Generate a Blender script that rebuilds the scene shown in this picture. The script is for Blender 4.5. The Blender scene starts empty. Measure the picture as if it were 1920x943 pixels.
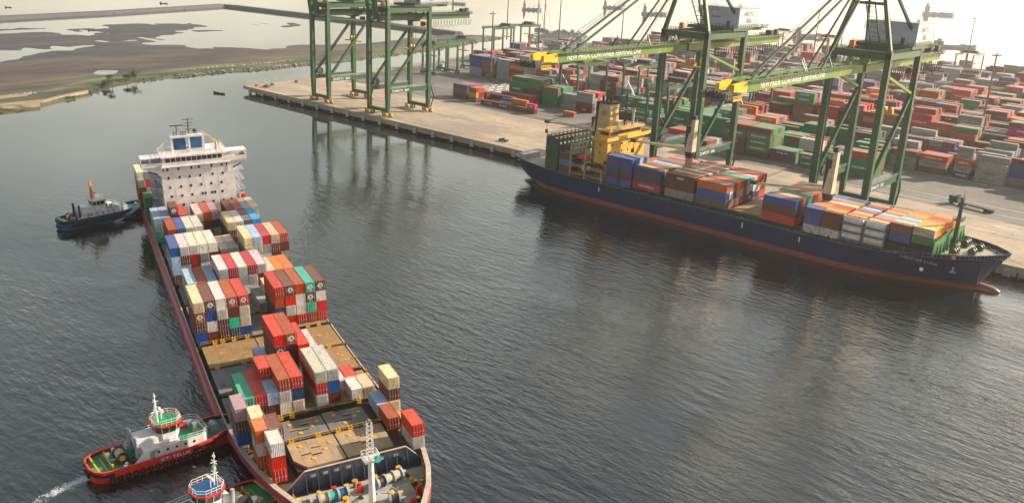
import bpy, math, random
from mathutils import Vector, Matrix

R = random.Random(11)
PI = math.pi
SC = bpy.context.scene
COL = SC.collection

# ---------------------------------------------------------------- camera
CAM_H, FOC = 95.357, 1695.5
PITCH, ROLL, YAW = math.radians(18.567), math.radians(2.707), math.radians(-41.097)
fwd = Vector((math.sin(YAW) * math.cos(PITCH), math.cos(YAW) * math.cos(PITCH), -math.sin(PITCH)))
rgt = Vector((math.cos(YAW), -math.sin(YAW), 0.0))
upv = rgt.cross(fwd)
cr = math.cos(ROLL) * rgt + math.sin(ROLL) * upv
cu = -math.sin(ROLL) * rgt + math.cos(ROLL) * upv
cd = bpy.data.cameras.new('camera')
co = bpy.data.objects.new('camera', cd)
COL.objects.link(co)
cd.sensor_width = 36.0
cd.lens = 36.0 * FOC / 1920.0
cd.clip_start, cd.clip_end = 1.0, 20000.0
co.matrix_world = Matrix(((cr.x, cu.x, -fwd.x, 0), (cr.y, cu.y, -fwd.y, 0), (cr.z, cu.z, -fwd.z, CAM_H), (0, 0, 0, 1)))
SC.camera = co

# ---------------------------------------------------------------- light
SUN_EL = math.radians(25.0)
SUN_AZ = (0.485, 0.875)                     # horizontal direction towards the sun
sv = Vector((SUN_AZ[0] * math.cos(SUN_EL), SUN_AZ[1] * math.cos(SUN_EL), math.sin(SUN_EL)))
ld = bpy.data.lights.new('sun', 'SUN')
ld.energy, ld.angle, ld.color = 5.0, math.radians(0.6), (1.0, 0.86, 0.69)
lo = bpy.data.objects.new('sun', ld)
COL.objects.link(lo)
lo.rotation_euler = sv.to_track_quat('Z', 'Y').to_euler()
W = bpy.data.worlds.new('World')
SC.world = W
W.use_nodes = True
nt = W.node_tree
for n in list(nt.nodes):
    nt.nodes.remove(n)
sky = nt.nodes.new('ShaderNodeTexSky')
sky.sky_type = 'NISHITA'
sky.sun_disc = False
sky.sun_elevation = SUN_EL
sky.sun_rotation = math.atan2(SUN_AZ[0], SUN_AZ[1])
sky.air_density, sky.dust_density, sky.ozone_density, sky.altitude = 1.5, 2.4, 1.0, 0.0
bg = nt.nodes.new('ShaderNodeBackground')
bg.inputs['Strength'].default_value = 0.066
wo = nt.nodes.new('ShaderNodeOutputWorld')
# bright veil like haze and cloud, added out of view to brighten the water
tc = nt.nodes.new('ShaderNodeTexCoord')
sx = nt.nodes.new('ShaderNodeSeparateXYZ')
nt.links.new(tc.outputs['Generated'], sx.inputs[0])
def wmath(op, a, b=None):
    n = nt.nodes.new('ShaderNodeMath')
    n.operation = op
    for i, x in enumerate((a, b)):
        if x is not None:
            if isinstance(x, (int, float)):
                n.inputs[i].default_value = x
            else:
                nt.links.new(x, n.inputs[i])
    return n.outputs[0]
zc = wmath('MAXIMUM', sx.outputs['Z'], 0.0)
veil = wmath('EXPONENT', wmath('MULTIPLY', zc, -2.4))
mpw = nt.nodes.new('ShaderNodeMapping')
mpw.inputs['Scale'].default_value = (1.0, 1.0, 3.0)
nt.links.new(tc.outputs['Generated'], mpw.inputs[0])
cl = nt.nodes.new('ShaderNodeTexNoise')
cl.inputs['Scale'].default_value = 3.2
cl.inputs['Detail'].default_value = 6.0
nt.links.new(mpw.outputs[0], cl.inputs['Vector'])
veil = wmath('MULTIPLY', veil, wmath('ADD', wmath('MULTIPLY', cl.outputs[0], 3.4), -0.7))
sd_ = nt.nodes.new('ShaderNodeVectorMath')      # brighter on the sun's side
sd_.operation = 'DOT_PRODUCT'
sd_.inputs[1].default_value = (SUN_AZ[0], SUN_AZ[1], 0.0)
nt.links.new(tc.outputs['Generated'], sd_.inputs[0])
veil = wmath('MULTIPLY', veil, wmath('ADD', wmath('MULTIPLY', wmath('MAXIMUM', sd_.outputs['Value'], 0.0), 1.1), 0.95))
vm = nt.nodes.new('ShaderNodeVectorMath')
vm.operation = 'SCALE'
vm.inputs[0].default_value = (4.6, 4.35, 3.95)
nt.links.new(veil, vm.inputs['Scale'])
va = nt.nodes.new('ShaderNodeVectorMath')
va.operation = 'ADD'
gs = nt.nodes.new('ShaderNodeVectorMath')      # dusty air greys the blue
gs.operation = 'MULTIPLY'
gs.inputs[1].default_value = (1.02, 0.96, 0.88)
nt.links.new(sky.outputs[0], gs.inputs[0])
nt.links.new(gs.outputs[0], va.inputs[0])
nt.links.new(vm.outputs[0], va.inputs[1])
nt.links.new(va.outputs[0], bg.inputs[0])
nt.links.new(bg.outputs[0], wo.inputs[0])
SC.view_settings.view_transform = 'Standard'
SC.view_settings.look = 'None'
SC.view_settings.exposure = 1.25
SC.view_settings.gamma = 1.0
SC.view_settings.use_curve_mapping = False
SC.render.engine = 'CYCLES'
SC.cycles.max_bounces = 6
SC.cycles.volume_bounces = 0
SC.cycles.use_denoising = True

# ---------------------------------------------------------------- mesh helpers
class MB:
    def __init__(s):
        s.v, s.f, s.m, s.c = [], [], [], []
    def add(s, vs, fs, mi=0, col=None, M=None):
        o = len(s.v)
        s.v.extend([tuple(M @ Vector(p)) for p in vs] if M is not None else [tuple(p) for p in vs])
        for f in fs:
            s.f.append(tuple(i + o for i in f))
            s.m.append(mi)
            s.c.append(col)
        return s
    def box(s, x0, x1, y0, y1, z0, z1, mi=0, col=None, M=None):
        return s.add([(x0, y0, z0), (x1, y0, z0), (x1, y1, z0), (x0, y1, z0), (x0, y0, z1), (x1, y0, z1), (x1, y1, z1), (x0, y1, z1)],
                     [(0, 3, 2, 1), (4, 5, 6, 7), (0, 1, 5, 4), (1, 2, 6, 5), (2, 3, 7, 6), (3, 0, 4, 7)], mi, col, M)
    def beam(s, p, q, w, h=None, w2=None, h2=None, mi=0, ref=None):
        p, q = Vector(p), Vector(q)
        h = w if h is None else h
        w2 = w if w2 is None else w2
        h2 = h if h2 is None else h2
        d = (q - p).normalized()
        ref = Vector(ref) if ref else (Vector((0, 0, 1)) if abs(d.z) < 0.9 else Vector((0, 1, 0)))
        a = d.cross(ref).normalized()
        b = a.cross(d)
        vs = []
        for c, ww, hh in ((p, w, h), (q, w2, h2)):
            for sx, sy in ((-1, -1), (1, -1), (1, 1), (-1, 1)):
                vs.append(c + a * (sx * ww / 2) + b * (sy * hh / 2))
        return s.add(vs, [(3, 2, 1, 0), (4, 5, 6, 7), (0, 1, 5, 4), (1, 2, 6, 5), (2, 3, 7, 6), (3, 0, 4, 7)], mi)
    def tube(s, p, q, r, r2=None, n=8, mi=0, cap=True):
        p, q = Vector(p), Vector(q)
        r2 = r if r2 is None else r2
        d = (q - p).normalized()
        ref = Vector((0, 0, 1)) if abs(d.z) < 0.9 else Vector((0, 1, 0))
        a = d.cross(ref).normalized()
        b = a.cross(d)
        vs = []
        for c, rr in ((p, r), (q, r2)):
            for i in range(n):
                t = 2 * PI * i / n
                vs.append(c + a * (math.cos(t) * rr) + b * (math.sin(t) * rr))
        fs = [(i, (i + 1) % n, n + (i + 1) % n, n + i) for i in range(n)]
        if cap:
            fs += [tuple(range(n - 1, -1, -1)), tuple(range(n, 2 * n))]
        return s.add(vs, fs, mi)
    def path(s, pts, r, n=5, mi=0):
        for a, b in zip(pts, pts[1:]):
            s.tube(a, b, r, n=n, mi=mi, cap=False)
        return s
    def prism(s, pts, z0, z1, mi=0, M=None):
        n = len(pts)
        vs = [(x, y, z0) for x, y in pts] + [(x, y, z1) for x, y in pts]
        fs = [(i, (i + 1) % n, n + (i + 1) % n, n + i) for i in range(n)] + [tuple(range(n - 1, -1, -1)), tuple(range(n, 2 * n))]
        return s.add(vs, fs, mi, None, M)
    def plate(s, pts, d, mi=0):
        """a flat polygon of 3D points given thickness by the vector d"""
        n = len(pts)
        d = Vector(d)
        vs = [Vector(p) for p in pts] + [Vector(p) + d for p in pts]
        fs = [(i, (i + 1) % n, n + (i + 1) % n, n + i) for i in range(n)] + [tuple(range(n - 1, -1, -1)), tuple(range(n, 2 * n))]
        return s.add(vs, fs, mi)
    def loft(s, rings, closed=True, cap=True, mi=0):
        n = len(rings[0])
        vs = [p for r in rings for p in r]
        fs = []
        for k in range(len(rings) - 1):
            for i in range(n if closed else n - 1):
                j = (i + 1) % n
                fs.append((k * n + i, k * n + j, (k + 1) * n + j, (k + 1) * n + i))
        if cap:
            fs += [tuple(range(n - 1, -1, -1)), tuple(range((len(rings) - 1) * n, len(rings) * n))]
        return s.add(vs, fs, mi)
    def ball(s, c, r, sx=1, sy=1, sz=1, n=10, k=6, mi=0):
        rings = []
        for j in range(1, k):
            t = PI * j / k
            rings.append([(c[0] + sx * r * math.sin(t) * math.cos(2 * PI * i / n), c[1] + sy * r * math.sin(t) * math.sin(2 * PI * i / n), c[2] - sz * r * math.cos(t)) for i in range(n)])
        return s.loft(rings, True, True, mi)
    def rail(s, pts, h=1.1, r=0.05, step=2.0, mi=0):
        """a railing along pts: posts, a top rail and a mid rail"""
        for a, b in zip(pts, pts[1:]):
            a, b = Vector(a), Vector(b)
            L = (b - a).length
            k = max(1, int(L / step))
            for i in range(k + 1):
                p = a.lerp(b, i / k)
                s.beam(p, p + Vector((0, 0, h)), r * 1.6, mi=mi)
            for z in (h, h * 0.5):
                s.beam(a + Vector((0, 0, z)), b + Vector((0, 0, z)), r * 1.6, mi=mi)
        return s
    def mesh(s, name, mats, smooth=False):
        me = bpy.data.meshes.new(name)
        me.from_pydata(s.v, [], s.f)
        for m in (mats if isinstance(mats, (list, tuple)) else [mats]):
            me.materials.append(m)
        if any(s.m):
            me.polygons.foreach_set('material_index', s.m)
        if any(c is not None for c in s.c):
            at = me.color_attributes.new('Col', 'FLOAT_COLOR', 'CORNER')
            buf = []
            for f, c in zip(s.f, s.c):
                c = c or (0.3, 0.3, 0.3)
                buf.extend((c[0], c[1], c[2], 1.0) * len(f))
            at.data.foreach_set('color', buf)
        if smooth:
            me.polygons.foreach_set('use_smooth', [True] * len(me.polygons))
        me.update()
        return me
    def build(s, name, mats, parent=None, smooth=False, M=None):
        o = bpy.data.objects.new(name, s.mesh(name, mats, smooth))
        COL.objects.link(o)
        if parent is not None:
            o.parent = parent
        if M is not None:
            o.matrix_local = M
        return o

def split_build(mb, name, mats, parent=None):
    """each connected piece of mb as an object of its own"""
    par = list(range(len(mb.v)))
    def root(i):
        while par[i] != i:
            par[i] = par[par[i]]
            i = par[i]
        return i
    for f in mb.f:
        for i in f[1:]:
            par[root(i)] = root(f[0])
    groups = {}
    for k, f in enumerate(mb.f):
        groups.setdefault(root(f[0]), []).append(k)
    out = []
    for ks in groups.values():
        p = MB()
        ids = {}
        for k in ks:
            for i in mb.f[k]:
                if i not in ids:
                    ids[i] = len(p.v)
                    p.v.append(mb.v[i])
            p.f.append(tuple(ids[i] for i in mb.f[k]))
            p.m.append(mb.m[k])
            p.c.append(mb.c[k])
        out.append(p.build(name, mats, parent))
    return out

def tag(o, label=None, cat=None, group=None, kind=None):
    if label:
        o['label'] = label
    if cat:
        o['category'] = cat
    if group:
        o['group'] = group
    if kind:
        o['kind'] = kind
    return o

def thing(name, label, cat, M=None, group=None):
    o = bpy.data.objects.new(name, None)
    COL.objects.link(o)
    if M is not None:
        o.matrix_world = M
    return tag(o, label, cat, group)

def place(name, me, parent=None, M=None):
    o = bpy.data.objects.new(name, me)
    COL.objects.link(o)
    if parent is not None:
        o.parent = parent
    if M is not None:
        o.matrix_local = M
    return o

T = Matrix.Translation
def Rz(a):
    return Matrix.Rotation(a, 4, 'Z')

# ---------------------------------------------------------------- materials
def nodes(name):
    m = bpy.data.materials.new(name)
    m.use_nodes = True
    t = m.node_tree
    b = t.nodes['Principled BSDF']
    return m, t, b

def N(t, kind, **kw):
    n = t.nodes.new(kind)
    for k, v in kw.items():
        if k.startswith('i_'):
            key = k[2:]
            n.inputs[int(key) if key.isdigit() else key].default_value = v
        else:
            setattr(n, k, v)
    return n

def math_node(t, op, a, b=None, clamp=False):
    n = t.nodes.new('ShaderNodeMath')
    n.operation = op
    n.use_clamp = clamp
    for i, x in enumerate((a, b)):
        if x is None:
            continue
        if isinstance(x, (int, float)):
            n.inputs[i].default_value = x
        else:
            t.links.new(x, n.inputs[i])
    return n.outputs[0]

def mixc(t, fac, a, b):
    n = t.nodes.new('ShaderNodeMix')
    n.data_type = 'RGBA'
    for sock, x in ((n.inputs[0], fac), (n.inputs[6], a), (n.inputs[7], b)):
        if isinstance(x, (int, float)):
            sock.default_value = x
        elif isinstance(x, (tuple, list)):
            sock.default_value = (x[0], x[1], x[2], 1.0)
        else:
            t.links.new(x, sock)
    return n.outputs[2]

def noise(t, scale, detail=4.0, rough=0.55, vec=None):
    n = t.nodes.new('ShaderNodeTexNoise')
    n.inputs['Scale'].default_value = scale
    n.inputs['Detail'].default_value = detail
    n.inputs['Roughness'].default_value = rough
    if vec is not None:
        t.links.new(vec, n.inputs['Vector'])
    return n.outputs[0]

def ramp(t, fac, lo, hi):
    n = t.nodes.new('ShaderNodeMapRange')
    n.inputs[1].default_value = lo
    n.inputs[2].default_value = hi
    t.links.new(fac, n.inputs[0])
    return n.outputs[0]

def objvec(t, scale=None):
    c = t.nodes.new('ShaderNodeTexCoord')
    if scale is None:
        return c.outputs['Object']
    m = t.nodes.new('ShaderNodeMapping')
    m.inputs['Scale'].default_value = scale
    t.links.new(c.outputs['Object'], m.inputs[0])
    return m.outputs[0]

MATS = {}
def paint(name, col, rough=0.5, wear=None, amount=0.5, scale=0.5, metal=0.0, bump=0.0, spec=0.4):
    """painted or plain surface: two scales of tone change, and patches of a second colour (rust, dirt)"""
    if name in MATS:
        return MATS[name]
    m, t, b = nodes(name)
    v = objvec(t)
    n1 = noise(t, scale, 5.0, 0.6, v)
    c = mixc(t, ramp(t, n1, 0.3, 0.75), tuple(x * 0.72 for x in col), tuple(min(1, x * 1.12) for x in col))
    if wear:
        n2 = noise(t, scale * 2.7, 6.0, 0.7, objvec(t, (1, 1, 0.35)))
        c = mixc(t, math_node(t, 'MULTIPLY', ramp(t, n2, 0.56, 0.72), amount, True), c, wear)
    t.links.new(c, b.inputs['Base Color'])
    r = math_node(t, 'ADD', math_node(t, 'MULTIPLY', n1, 0.3), rough - 0.15)
    t.links.new(r, b.inputs['Roughness'])
    b.inputs['Metallic'].default_value = metal
    b.inputs['Specular IOR Level'].default_value = spec
    if bump:
        bp = t.nodes.new('ShaderNodeBump')
        bp.inputs['Strength'].default_value = bump
        bp.inputs['Distance'].default_value = 0.05
        t.links.new(noise(t, scale * 8, 3.0, 0.6, v), bp.inputs['Height'])
        t.links.new(bp.outputs[0], b.inputs['Normal'])
    MATS[name] = m
    return m

def container_paint(name, attr):
    m, t, b = nodes(name)
    oi = t.nodes.new('ShaderNodeObjectInfo')
    if attr:
        a = t.nodes.new('ShaderNodeAttribute')
        a.attribute_name = 'Col'
        base = a.outputs['Color']
        vec = objvec(t)
    else:
        base = oi.outputs['Color']
        cc = t.nodes.new('ShaderNodeTexCoord')
        ad = t.nodes.new('ShaderNodeVectorMath')
        ad.operation = 'ADD'
        sc = t.nodes.new('ShaderNodeVectorMath')
        sc.operation = 'SCALE'
        cb = t.nodes.new('ShaderNodeCombineXYZ')
        for i in range(3):
            t.links.new(oi.outputs['Random'], cb.inputs[i])
        t.links.new(cb.outputs[0], sc.inputs[0])
        sc.inputs['Scale'].default_value = 173.0
        t.links.new(cc.outputs['Object'], ad.inputs[0])
        t.links.new(sc.outputs[0], ad.inputs[1])
        vec = ad.outputs[0]
    n1 = noise(t, 0.45, 5.0, 0.62, vec)
    n2 = noise(t, 1.3, 7.0, 0.72, vec)
    hv = t.nodes.new('ShaderNodeHueSaturation')
    t.links.new(base, hv.inputs['Color'])
    t.links.new(math_node(t, 'ADD', math_node(t, 'MULTIPLY', n1, 0.7), 0.68), hv.inputs['Value'])
    hv.inputs['Saturation'].default_value = 1.14
    c = mixc(t, math_node(t, 'MULTIPLY', ramp(t, n2, 0.54, 0.68), 0.7, True), hv.outputs[0], (0.085, 0.048, 0.032))
    st = t.nodes.new('ShaderNodeMapping')
    st.inputs['Scale'].default_value = (0.5, 5.0, 0.6)
    t.links.new(vec, st.inputs[0])
    n4 = noise(t, 1.0, 5.0, 0.65, st.outputs[0])
    c = mixc(t, math_node(t, 'MULTIPLY', ramp(t, n4, 0.57, 0.66), 0.45, True), c, (0.07, 0.05, 0.04))
    if not attr:
        sp = t.nodes.new('ShaderNodeSeparateXYZ')
        t.links.new(cc.outputs['Object'], sp.inputs[0])
        ed = math_node(t, 'ABSOLUTE', math_node(t, 'SUBTRACT', sp.outputs['Y'], 1.22))
        ed = ramp(t, math_node(t, 'ADD', ed, math_node(t, 'MULTIPLY', n2, 0.5)), 1.34, 1.52)
        c = mixc(t, math_node(t, 'MULTIPLY', ed, 0.6, True), c, (0.15, 0.075, 0.04))
    n3 = noise(t, 0.9, 6.0, 0.7, vec)
    c = mixc(t, math_node(t, 'MULTIPLY', ramp(t, n3, 0.60, 0.74), 0.28, True), c, (0.40, 0.34, 0.28))
    gn = t.nodes.new('ShaderNodeNewGeometry')       # dust settles on roofs
    sn = t.nodes.new('ShaderNodeSeparateXYZ')
    t.links.new(gn.outputs['Normal'], sn.inputs[0])
    up_ = ramp(t, sn.outputs['Z'], 0.6, 0.9)
    c = mixc(t, math_node(t, 'MULTIPLY', up_, math_node(t, 'MULTIPLY', math_node(t, 'ADD', n1, 0.3), 0.28 if attr else 0.2), True), c, (0.46, 0.39, 0.31))
    t.links.new(c, b.inputs['Base Color'])
    t.links.new(math_node(t, 'ADD', math_node(t, 'MULTIPLY', n1, 0.35), 0.38), b.inputs['Roughness'])
    b.inputs['Specular IOR Level'].default_value = 0.3
    bp = t.nodes.new('ShaderNodeBump')              # dents
    bp.inputs['Strength'].default_value = 0.8
    bp.inputs['Distance'].default_value = 0.10
    t.links.new(noise(t, 1.1, 3.0, 0.5, vec), bp.inputs['Height'])
    t.links.new(bp.outputs[0], b.inputs['Normal'])
    return m

RUST = (0.16, 0.065, 0.03)
M_CONT = container_paint('container_paint', False)
M_STUFF = container_paint('container_paint_mass', True)
M_BAR = paint('galvanised_bar', (0.42, 0.42, 0.40), 0.5, RUST, 0.5, 2.0)
M_LETTER = paint('white_lettering', (0.78, 0.78, 0.76), 0.5, scale=2.0)
M_DLETTER = paint('dark_lettering', (0.03, 0.035, 0.05), 0.5, scale=2.0)
M_WHITE = paint('white_ship_paint', (0.64, 0.61, 0.595), 0.42, (0.33, 0.22, 0.15), 0.35, 0.35)
M_RAILW = paint('white_rail_paint', (0.74, 0.72, 0.68), 0.45, RUST, 0.3, 1.0)
M_GLASS = paint('dark_window_glass', (0.012, 0.016, 0.022), 0.12, scale=1.0, spec=0.8)
M_REDHULL = paint('red_hull_paint', (0.34, 0.035, 0.065), 0.42, (0.10, 0.03, 0.03), 0.6, 0.12)
M_DECK = paint('worn_brown_deck', (0.10, 0.075, 0.055), 0.7, RUST, 0.8, 0.25, bump=0.3)
M_DECKG = paint('grey_deck_paint', (0.38, 0.36, 0.31), 0.6, (0.20, 0.11, 0.05), 0.6, 0.35)
M_HATCHT = paint('tan_hatch_paint', (0.27, 0.165, 0.075), 0.65, (0.09, 0.055, 0.035), 0.95, 0.33, bump=0.2)
M_HATCHG = paint('grey_hatch_paint', (0.17, 0.165, 0.16), 0.6, (0.24, 0.15, 0.075), 0.95, 0.28, bump=0.2)
M_HATCHP = paint('pale_hatch_paint', (0.36, 0.26, 0.16), 0.6, (0.17, 0.10, 0.06), 0.95, 0.33, bump=0.2)
M_BLACK = paint('black_steel', (0.022, 0.020, 0.020), 0.55, RUST, 0.55, 0.6)
M_YELLOW = paint('yellow_fitting_paint', (0.62, 0.34, 0.02), 0.5, RUST, 0.5, 1.5)
M_SLATE = paint('slate_blue_paint', (0.065, 0.085, 0.125), 0.45, (0.16, 0.12, 0.10), 0.45, 0.4)
M_RIM = paint('beige_bulwark_paint', (0.45, 0.38, 0.31), 0.5, (0.30, 0.14, 0.05), 0.6, 0.8)
M_BLUE = paint('blue_funnel_paint', (0.010, 0.085, 0.22), 0.4, scale=0.5)
M_NAVY = paint('navy_hull_paint', (0.007, 0.019, 0.072), 0.5, (0.03, 0.03, 0.05), 0.5, 0.10, spec=0.2)
M_BOOT = paint('red_boot_topping', (0.20, 0.045, 0.035), 0.5, (0.10, 0.05, 0.045), 0.7, 0.15)
M_BRIDGEY = paint('yellow_bridge_paint', (0.62, 0.34, 0.045), 0.5, (0.30, 0.15, 0.04), 0.6, 0.3)
M_TAN = paint('tan_steel_paint', (0.34, 0.22, 0.11), 0.55, RUST, 0.5, 0.5)
M_CREAM = paint('cream_crane_paint', (0.50, 0.41, 0.28), 0.5, (0.30, 0.17, 0.08), 0.4, 0.5)
M_CGREEN = paint('green_crane_paint', (0.016, 0.070, 0.028), 0.45, (0.06, 0.07, 0.035), 0.45, 0.12)
M_BOOMG = paint('yellow_green_boom_paint', (0.10, 0.20, 0.02), 0.45, (0.33, 0.27, 0.03), 0.8, 0.05)
M_DGREEN = paint('dark_green_steel', (0.018, 0.055, 0.030), 0.5, RUST, 0.4, 0.4)
M_WBGREEN = paint('green_wave_breaker_paint', (0.05, 0.20, 0.06), 0.5, RUST, 0.3, 0.4)
M_DKSTEEL = paint('dark_steel', (0.045, 0.045, 0.045), 0.5, RUST, 0.3, 0.8)
M_ROPE = paint('mooring_rope', (0.46, 0.38, 0.27), 0.9, scale=3.0)
M_TEALROPE = paint('teal_rope', (0.03, 0.36, 0.27), 0.9, scale=3.0)
M_ORANGE = paint('orange_paint', (0.62, 0.18, 0.02), 0.5, RUST, 0.3, 1.0)
M_REDP = paint('bright_red_paint', (0.62, 0.028, 0.018), 0.42, (0.20, 0.03, 0.02), 0.4, 0.5)
M_TGREEN = paint('green_tug_deck', (0.02, 0.24, 0.10), 0.55, (0.05, 0.07, 0.05), 0.6, 0.6)
M_RUBBER = paint('black_rubber', (0.012, 0.012, 0.013), 0.8, scale=1.0)
M_TBLUE = paint('blue_tug_hull', (0.010, 0.055, 0.13), 0.45, (0.02, 0.03, 0.04), 0.5, 0.4)
M_TEALD = paint('teal_tug_deck', (0.06, 0.20, 0.19), 0.6, RUST, 0.5, 0.5)
M_GREYP = paint('grey_paint', (0.30, 0.32, 0.35), 0.5, RUST, 0.3, 0.6)
M_HOUSE = paint('pale_machinery_house_paint', (0.36, 0.38, 0.43), 0.5, (0.3, 0.26, 0.2), 0.3, 0.15)
M_CONC = paint('wharf_concrete', (0.30, 0.27, 0.23), 0.85, (0.10, 0.09, 0.08), 0.6, 0.2, bump=0.3)
M_FEND = paint('grey_fender_panel', (0.34, 0.34, 0.34), 0.7, (0.08, 0.07, 0.06), 0.7, 0.6)
M_PILE = paint('dark_wet_pile', (0.06, 0.055, 0.05), 0.7, scale=0.5)
M_ROCK = paint('breakwater_rock', (0.065, 0.065, 0.075), 0.9, (0.13, 0.125, 0.125), 0.6, 0.15, bump=0.8)
M_STONE = paint('pale_stone', (0.25, 0.235, 0.21), 0.9, (0.2, 0.18, 0.15), 0.6, 0.5, bump=0.8)
M_SLAB = paint('tan_concrete_slab', (0.24, 0.19, 0.125), 0.9, (0.2, 0.15, 0.1), 0.6, 0.2)
M_LEAF = paint('shore_tree_leaves', (0.035, 0.070, 0.025), 0.7, (0.07, 0.10, 0.03), 0.7, 0.8)
M_BARK = paint('tree_bark', (0.12, 0.09, 0.06), 0.9, scale=1.0)
M_SHIPG = paint('haze_lightened_ship_grey', (0.34, 0.34, 0.36), 0.6, RUST, 0.3, 0.05)  # haze put into the colour: grey lightened so far hulls fade
M_TANK = paint('tank_white', (0.60, 0.57, 0.50), 0.4, (0.3, 0.2, 0.1), 0.4, 0.6)
M_FUNNEL = paint('tan_funnel_paint', (0.44, 0.31, 0.14), 0.5, (0.25, 0.15, 0.06), 0.5, 0.3)
M_DIMLET = paint('faded_grey_lettering', (0.36, 0.37, 0.40), 0.5, scale=2.0)
M_LAMPHEAD = paint('lamp_head_steel', (0.10, 0.10, 0.10), 0.5, scale=1.0)

# lettering ------------------------------------------------------------------
_TX = {}
def text_mesh(s):
    """the letters of s as a thin solid, cap height 1, centred on x, baseline y=0"""
    if s in _TX:
        return _TX[s]
    cu_ = bpy.data.curves.new('lettering', 'FONT')
    cu_.body = s
    cu_.align_x = 'CENTER'
    cu_.size = 1.4
    cu_.resolution_u = 2
    cu_.extrude = 0.012
    o = bpy.data.objects.new('lettering', cu_)
    COL.objects.link(o)
    dg = bpy.context.evaluated_depsgraph_get()
    me = bpy.data.meshes.new_from_object(o.evaluated_get(dg))
    bpy.data.objects.remove(o)
    bpy.data.curves.remove(cu_)
    _TX[s] = me
    return me

def lettering(s, parent, pos, xdir, ydir, h, w=None, mat=None, name='lettering', bold=False):
    """letters of height h at pos (centre of the baseline), running along xdir, standing along ydir"""
    src = text_mesh(s)
    me = src.copy()
    me.materials.clear()
    me.materials.append(mat or M_LETTER)
    xs = [v.co.x for v in src.vertices]
    span = max(xs) - min(xs)
    kx = (w / span) if w else h
    X, Y = Vector(xdir).normalized(), Vector(ydir).normalized()
    Z = X.cross(Y)
    M = Matrix(((X.x * kx, Y.x * h, Z.x * 1.0, pos[0]), (X.y * kx, Y.y * h, Z.y * 1.0, pos[1]), (X.z * kx, Y.z * h, Z.z * 1.0, pos[2]), (0, 0, 0, 1)))
    me.transform(M)
    return place(name, me, parent)

# ================================================================ SETTING
import numpy as np

def water_material():
    m, t, b = nodes('sea_water')
    g = t.nodes.new('ShaderNodeNewGeometry')
    def layer(scale, rot, detail, rough):
        mp = t.nodes.new('ShaderNodeMapping')
        mp.inputs['Scale'].default_value = scale
        mp.inputs['Rotation'].default_value = (0, 0, rot)
        t.links.new(g.outputs['Position'], mp.inputs[0])
        return noise(t, 1.0, detail, rough, mp.outputs[0])
    a = layer((0.16, 0.53, 0.3), 0.55, 4.0, 0.5)
    c = layer((0.45, 1.3, 0.5), 0.85, 3.0, 0.5)
    patch = ramp(t, layer((0.007, 0.018, 0.02), 0.5, 4.0, 0.55), 0.36, 0.62)
    swell = layer((0.035, 0.07, 0.05), 0.2, 2.0, 0.5)
    h = math_node(t, 'ADD', math_node(t, 'MULTIPLY', a, 0.60), math_node(t, 'MULTIPLY', c, 0.26))
    h = math_node(t, 'MULTIPLY', h, math_node(t, 'ADD', math_node(t, 'MULTIPLY', patch, 1.0), 0.24))
    h = math_node(t, 'ADD', h, math_node(t, 'MULTIPLY', swell, 0.5))
    ln = t.nodes.new('ShaderNodeVectorMath')
    ln.operation = 'LENGTH'
    of = t.nodes.new('ShaderNodeVectorMath')
    of.operation = 'SUBTRACT'
    of.inputs[1].default_value = (-45.0, 105.0, 0.0)       # middle of the open basin
    t.links.new(g.outputs['Position'], of.inputs[0])
    t.links.new(of.outputs[0], ln.inputs[0])
    calm = t.nodes.new('ShaderNodeMapRange')      # the open basin is ruffled, the sheltered bay behind the wharf lies calm
    calm.interpolation_type = 'SMOOTHSTEP'
    for i_, v_ in ((1, 30.0), (2, 380.0), (3, 1.0), (4, 0.05)):
        calm.inputs[i_].default_value = v_
    t.links.new(ln.outputs['Value'], calm.inputs[0])
    h = math_node(t, 'MULTIPLY', h, calm.outputs[0])
    bp = t.nodes.new('ShaderNodeBump')
    bp.inputs['Strength'].default_value = 1.0
    bp.inputs['Distance'].default_value = 0.82
    t.links.new(h, bp.inputs['Height'])
    t.links.new(bp.outputs[0], b.inputs['Normal'])
    n2 = layer((0.006, 0.009, 0.01), 0.0, 4.0, 0.6)
    t.links.new(mixc(t, n2, (0.004, 0.007, 0.009), (0.011, 0.013, 0.013)), b.inputs['Base Color'])
    b.inputs['Roughness'].default_value = 0.04
    b.inputs['IOR'].default_value = 1.75
    return m

mb = MB()
mb.add([(-6500, -2500, 0), (3500, -2500, 0), (3500, 7500, 0), (-6500, 7500, 0)], [(0, 1, 2, 3)])
tag(mb.build('water', water_material()), kind='structure')

# --- the air
mb = MB()
mb.box(-6600, 3600, -2600, 7600, -3.0, 150.0)
hm = bpy.data.materials.new('haze')
hm.use_nodes = True
ht = hm.node_tree
for n in list(ht.nodes):
    ht.nodes.remove(n)
pv = ht.nodes.new('ShaderNodeVolumePrincipled')
pv.inputs['Color'].default_value = (0.95, 0.92, 0.87, 1)
pv.inputs['Density'].default_value = 0.00010
pv.inputs['Anisotropy'].default_value = 0.55
hout = ht.nodes.new('ShaderNodeOutputMaterial')
ht.links.new(pv.outputs[0], hout.inputs['Volume'])
tag(mb.build('haze', hm), kind='stuff')

# --- quay and yard
YARD = [(-511, 318.5), (-535, 455), (-563, 570), (-585, 635), (-580, 699), (-591, 745), (-582, 817), (-580, 864), (-525, 922), (-429, 947), (-327, 978), (-185, 850), (160, 850), (160, 318.5)]

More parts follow.
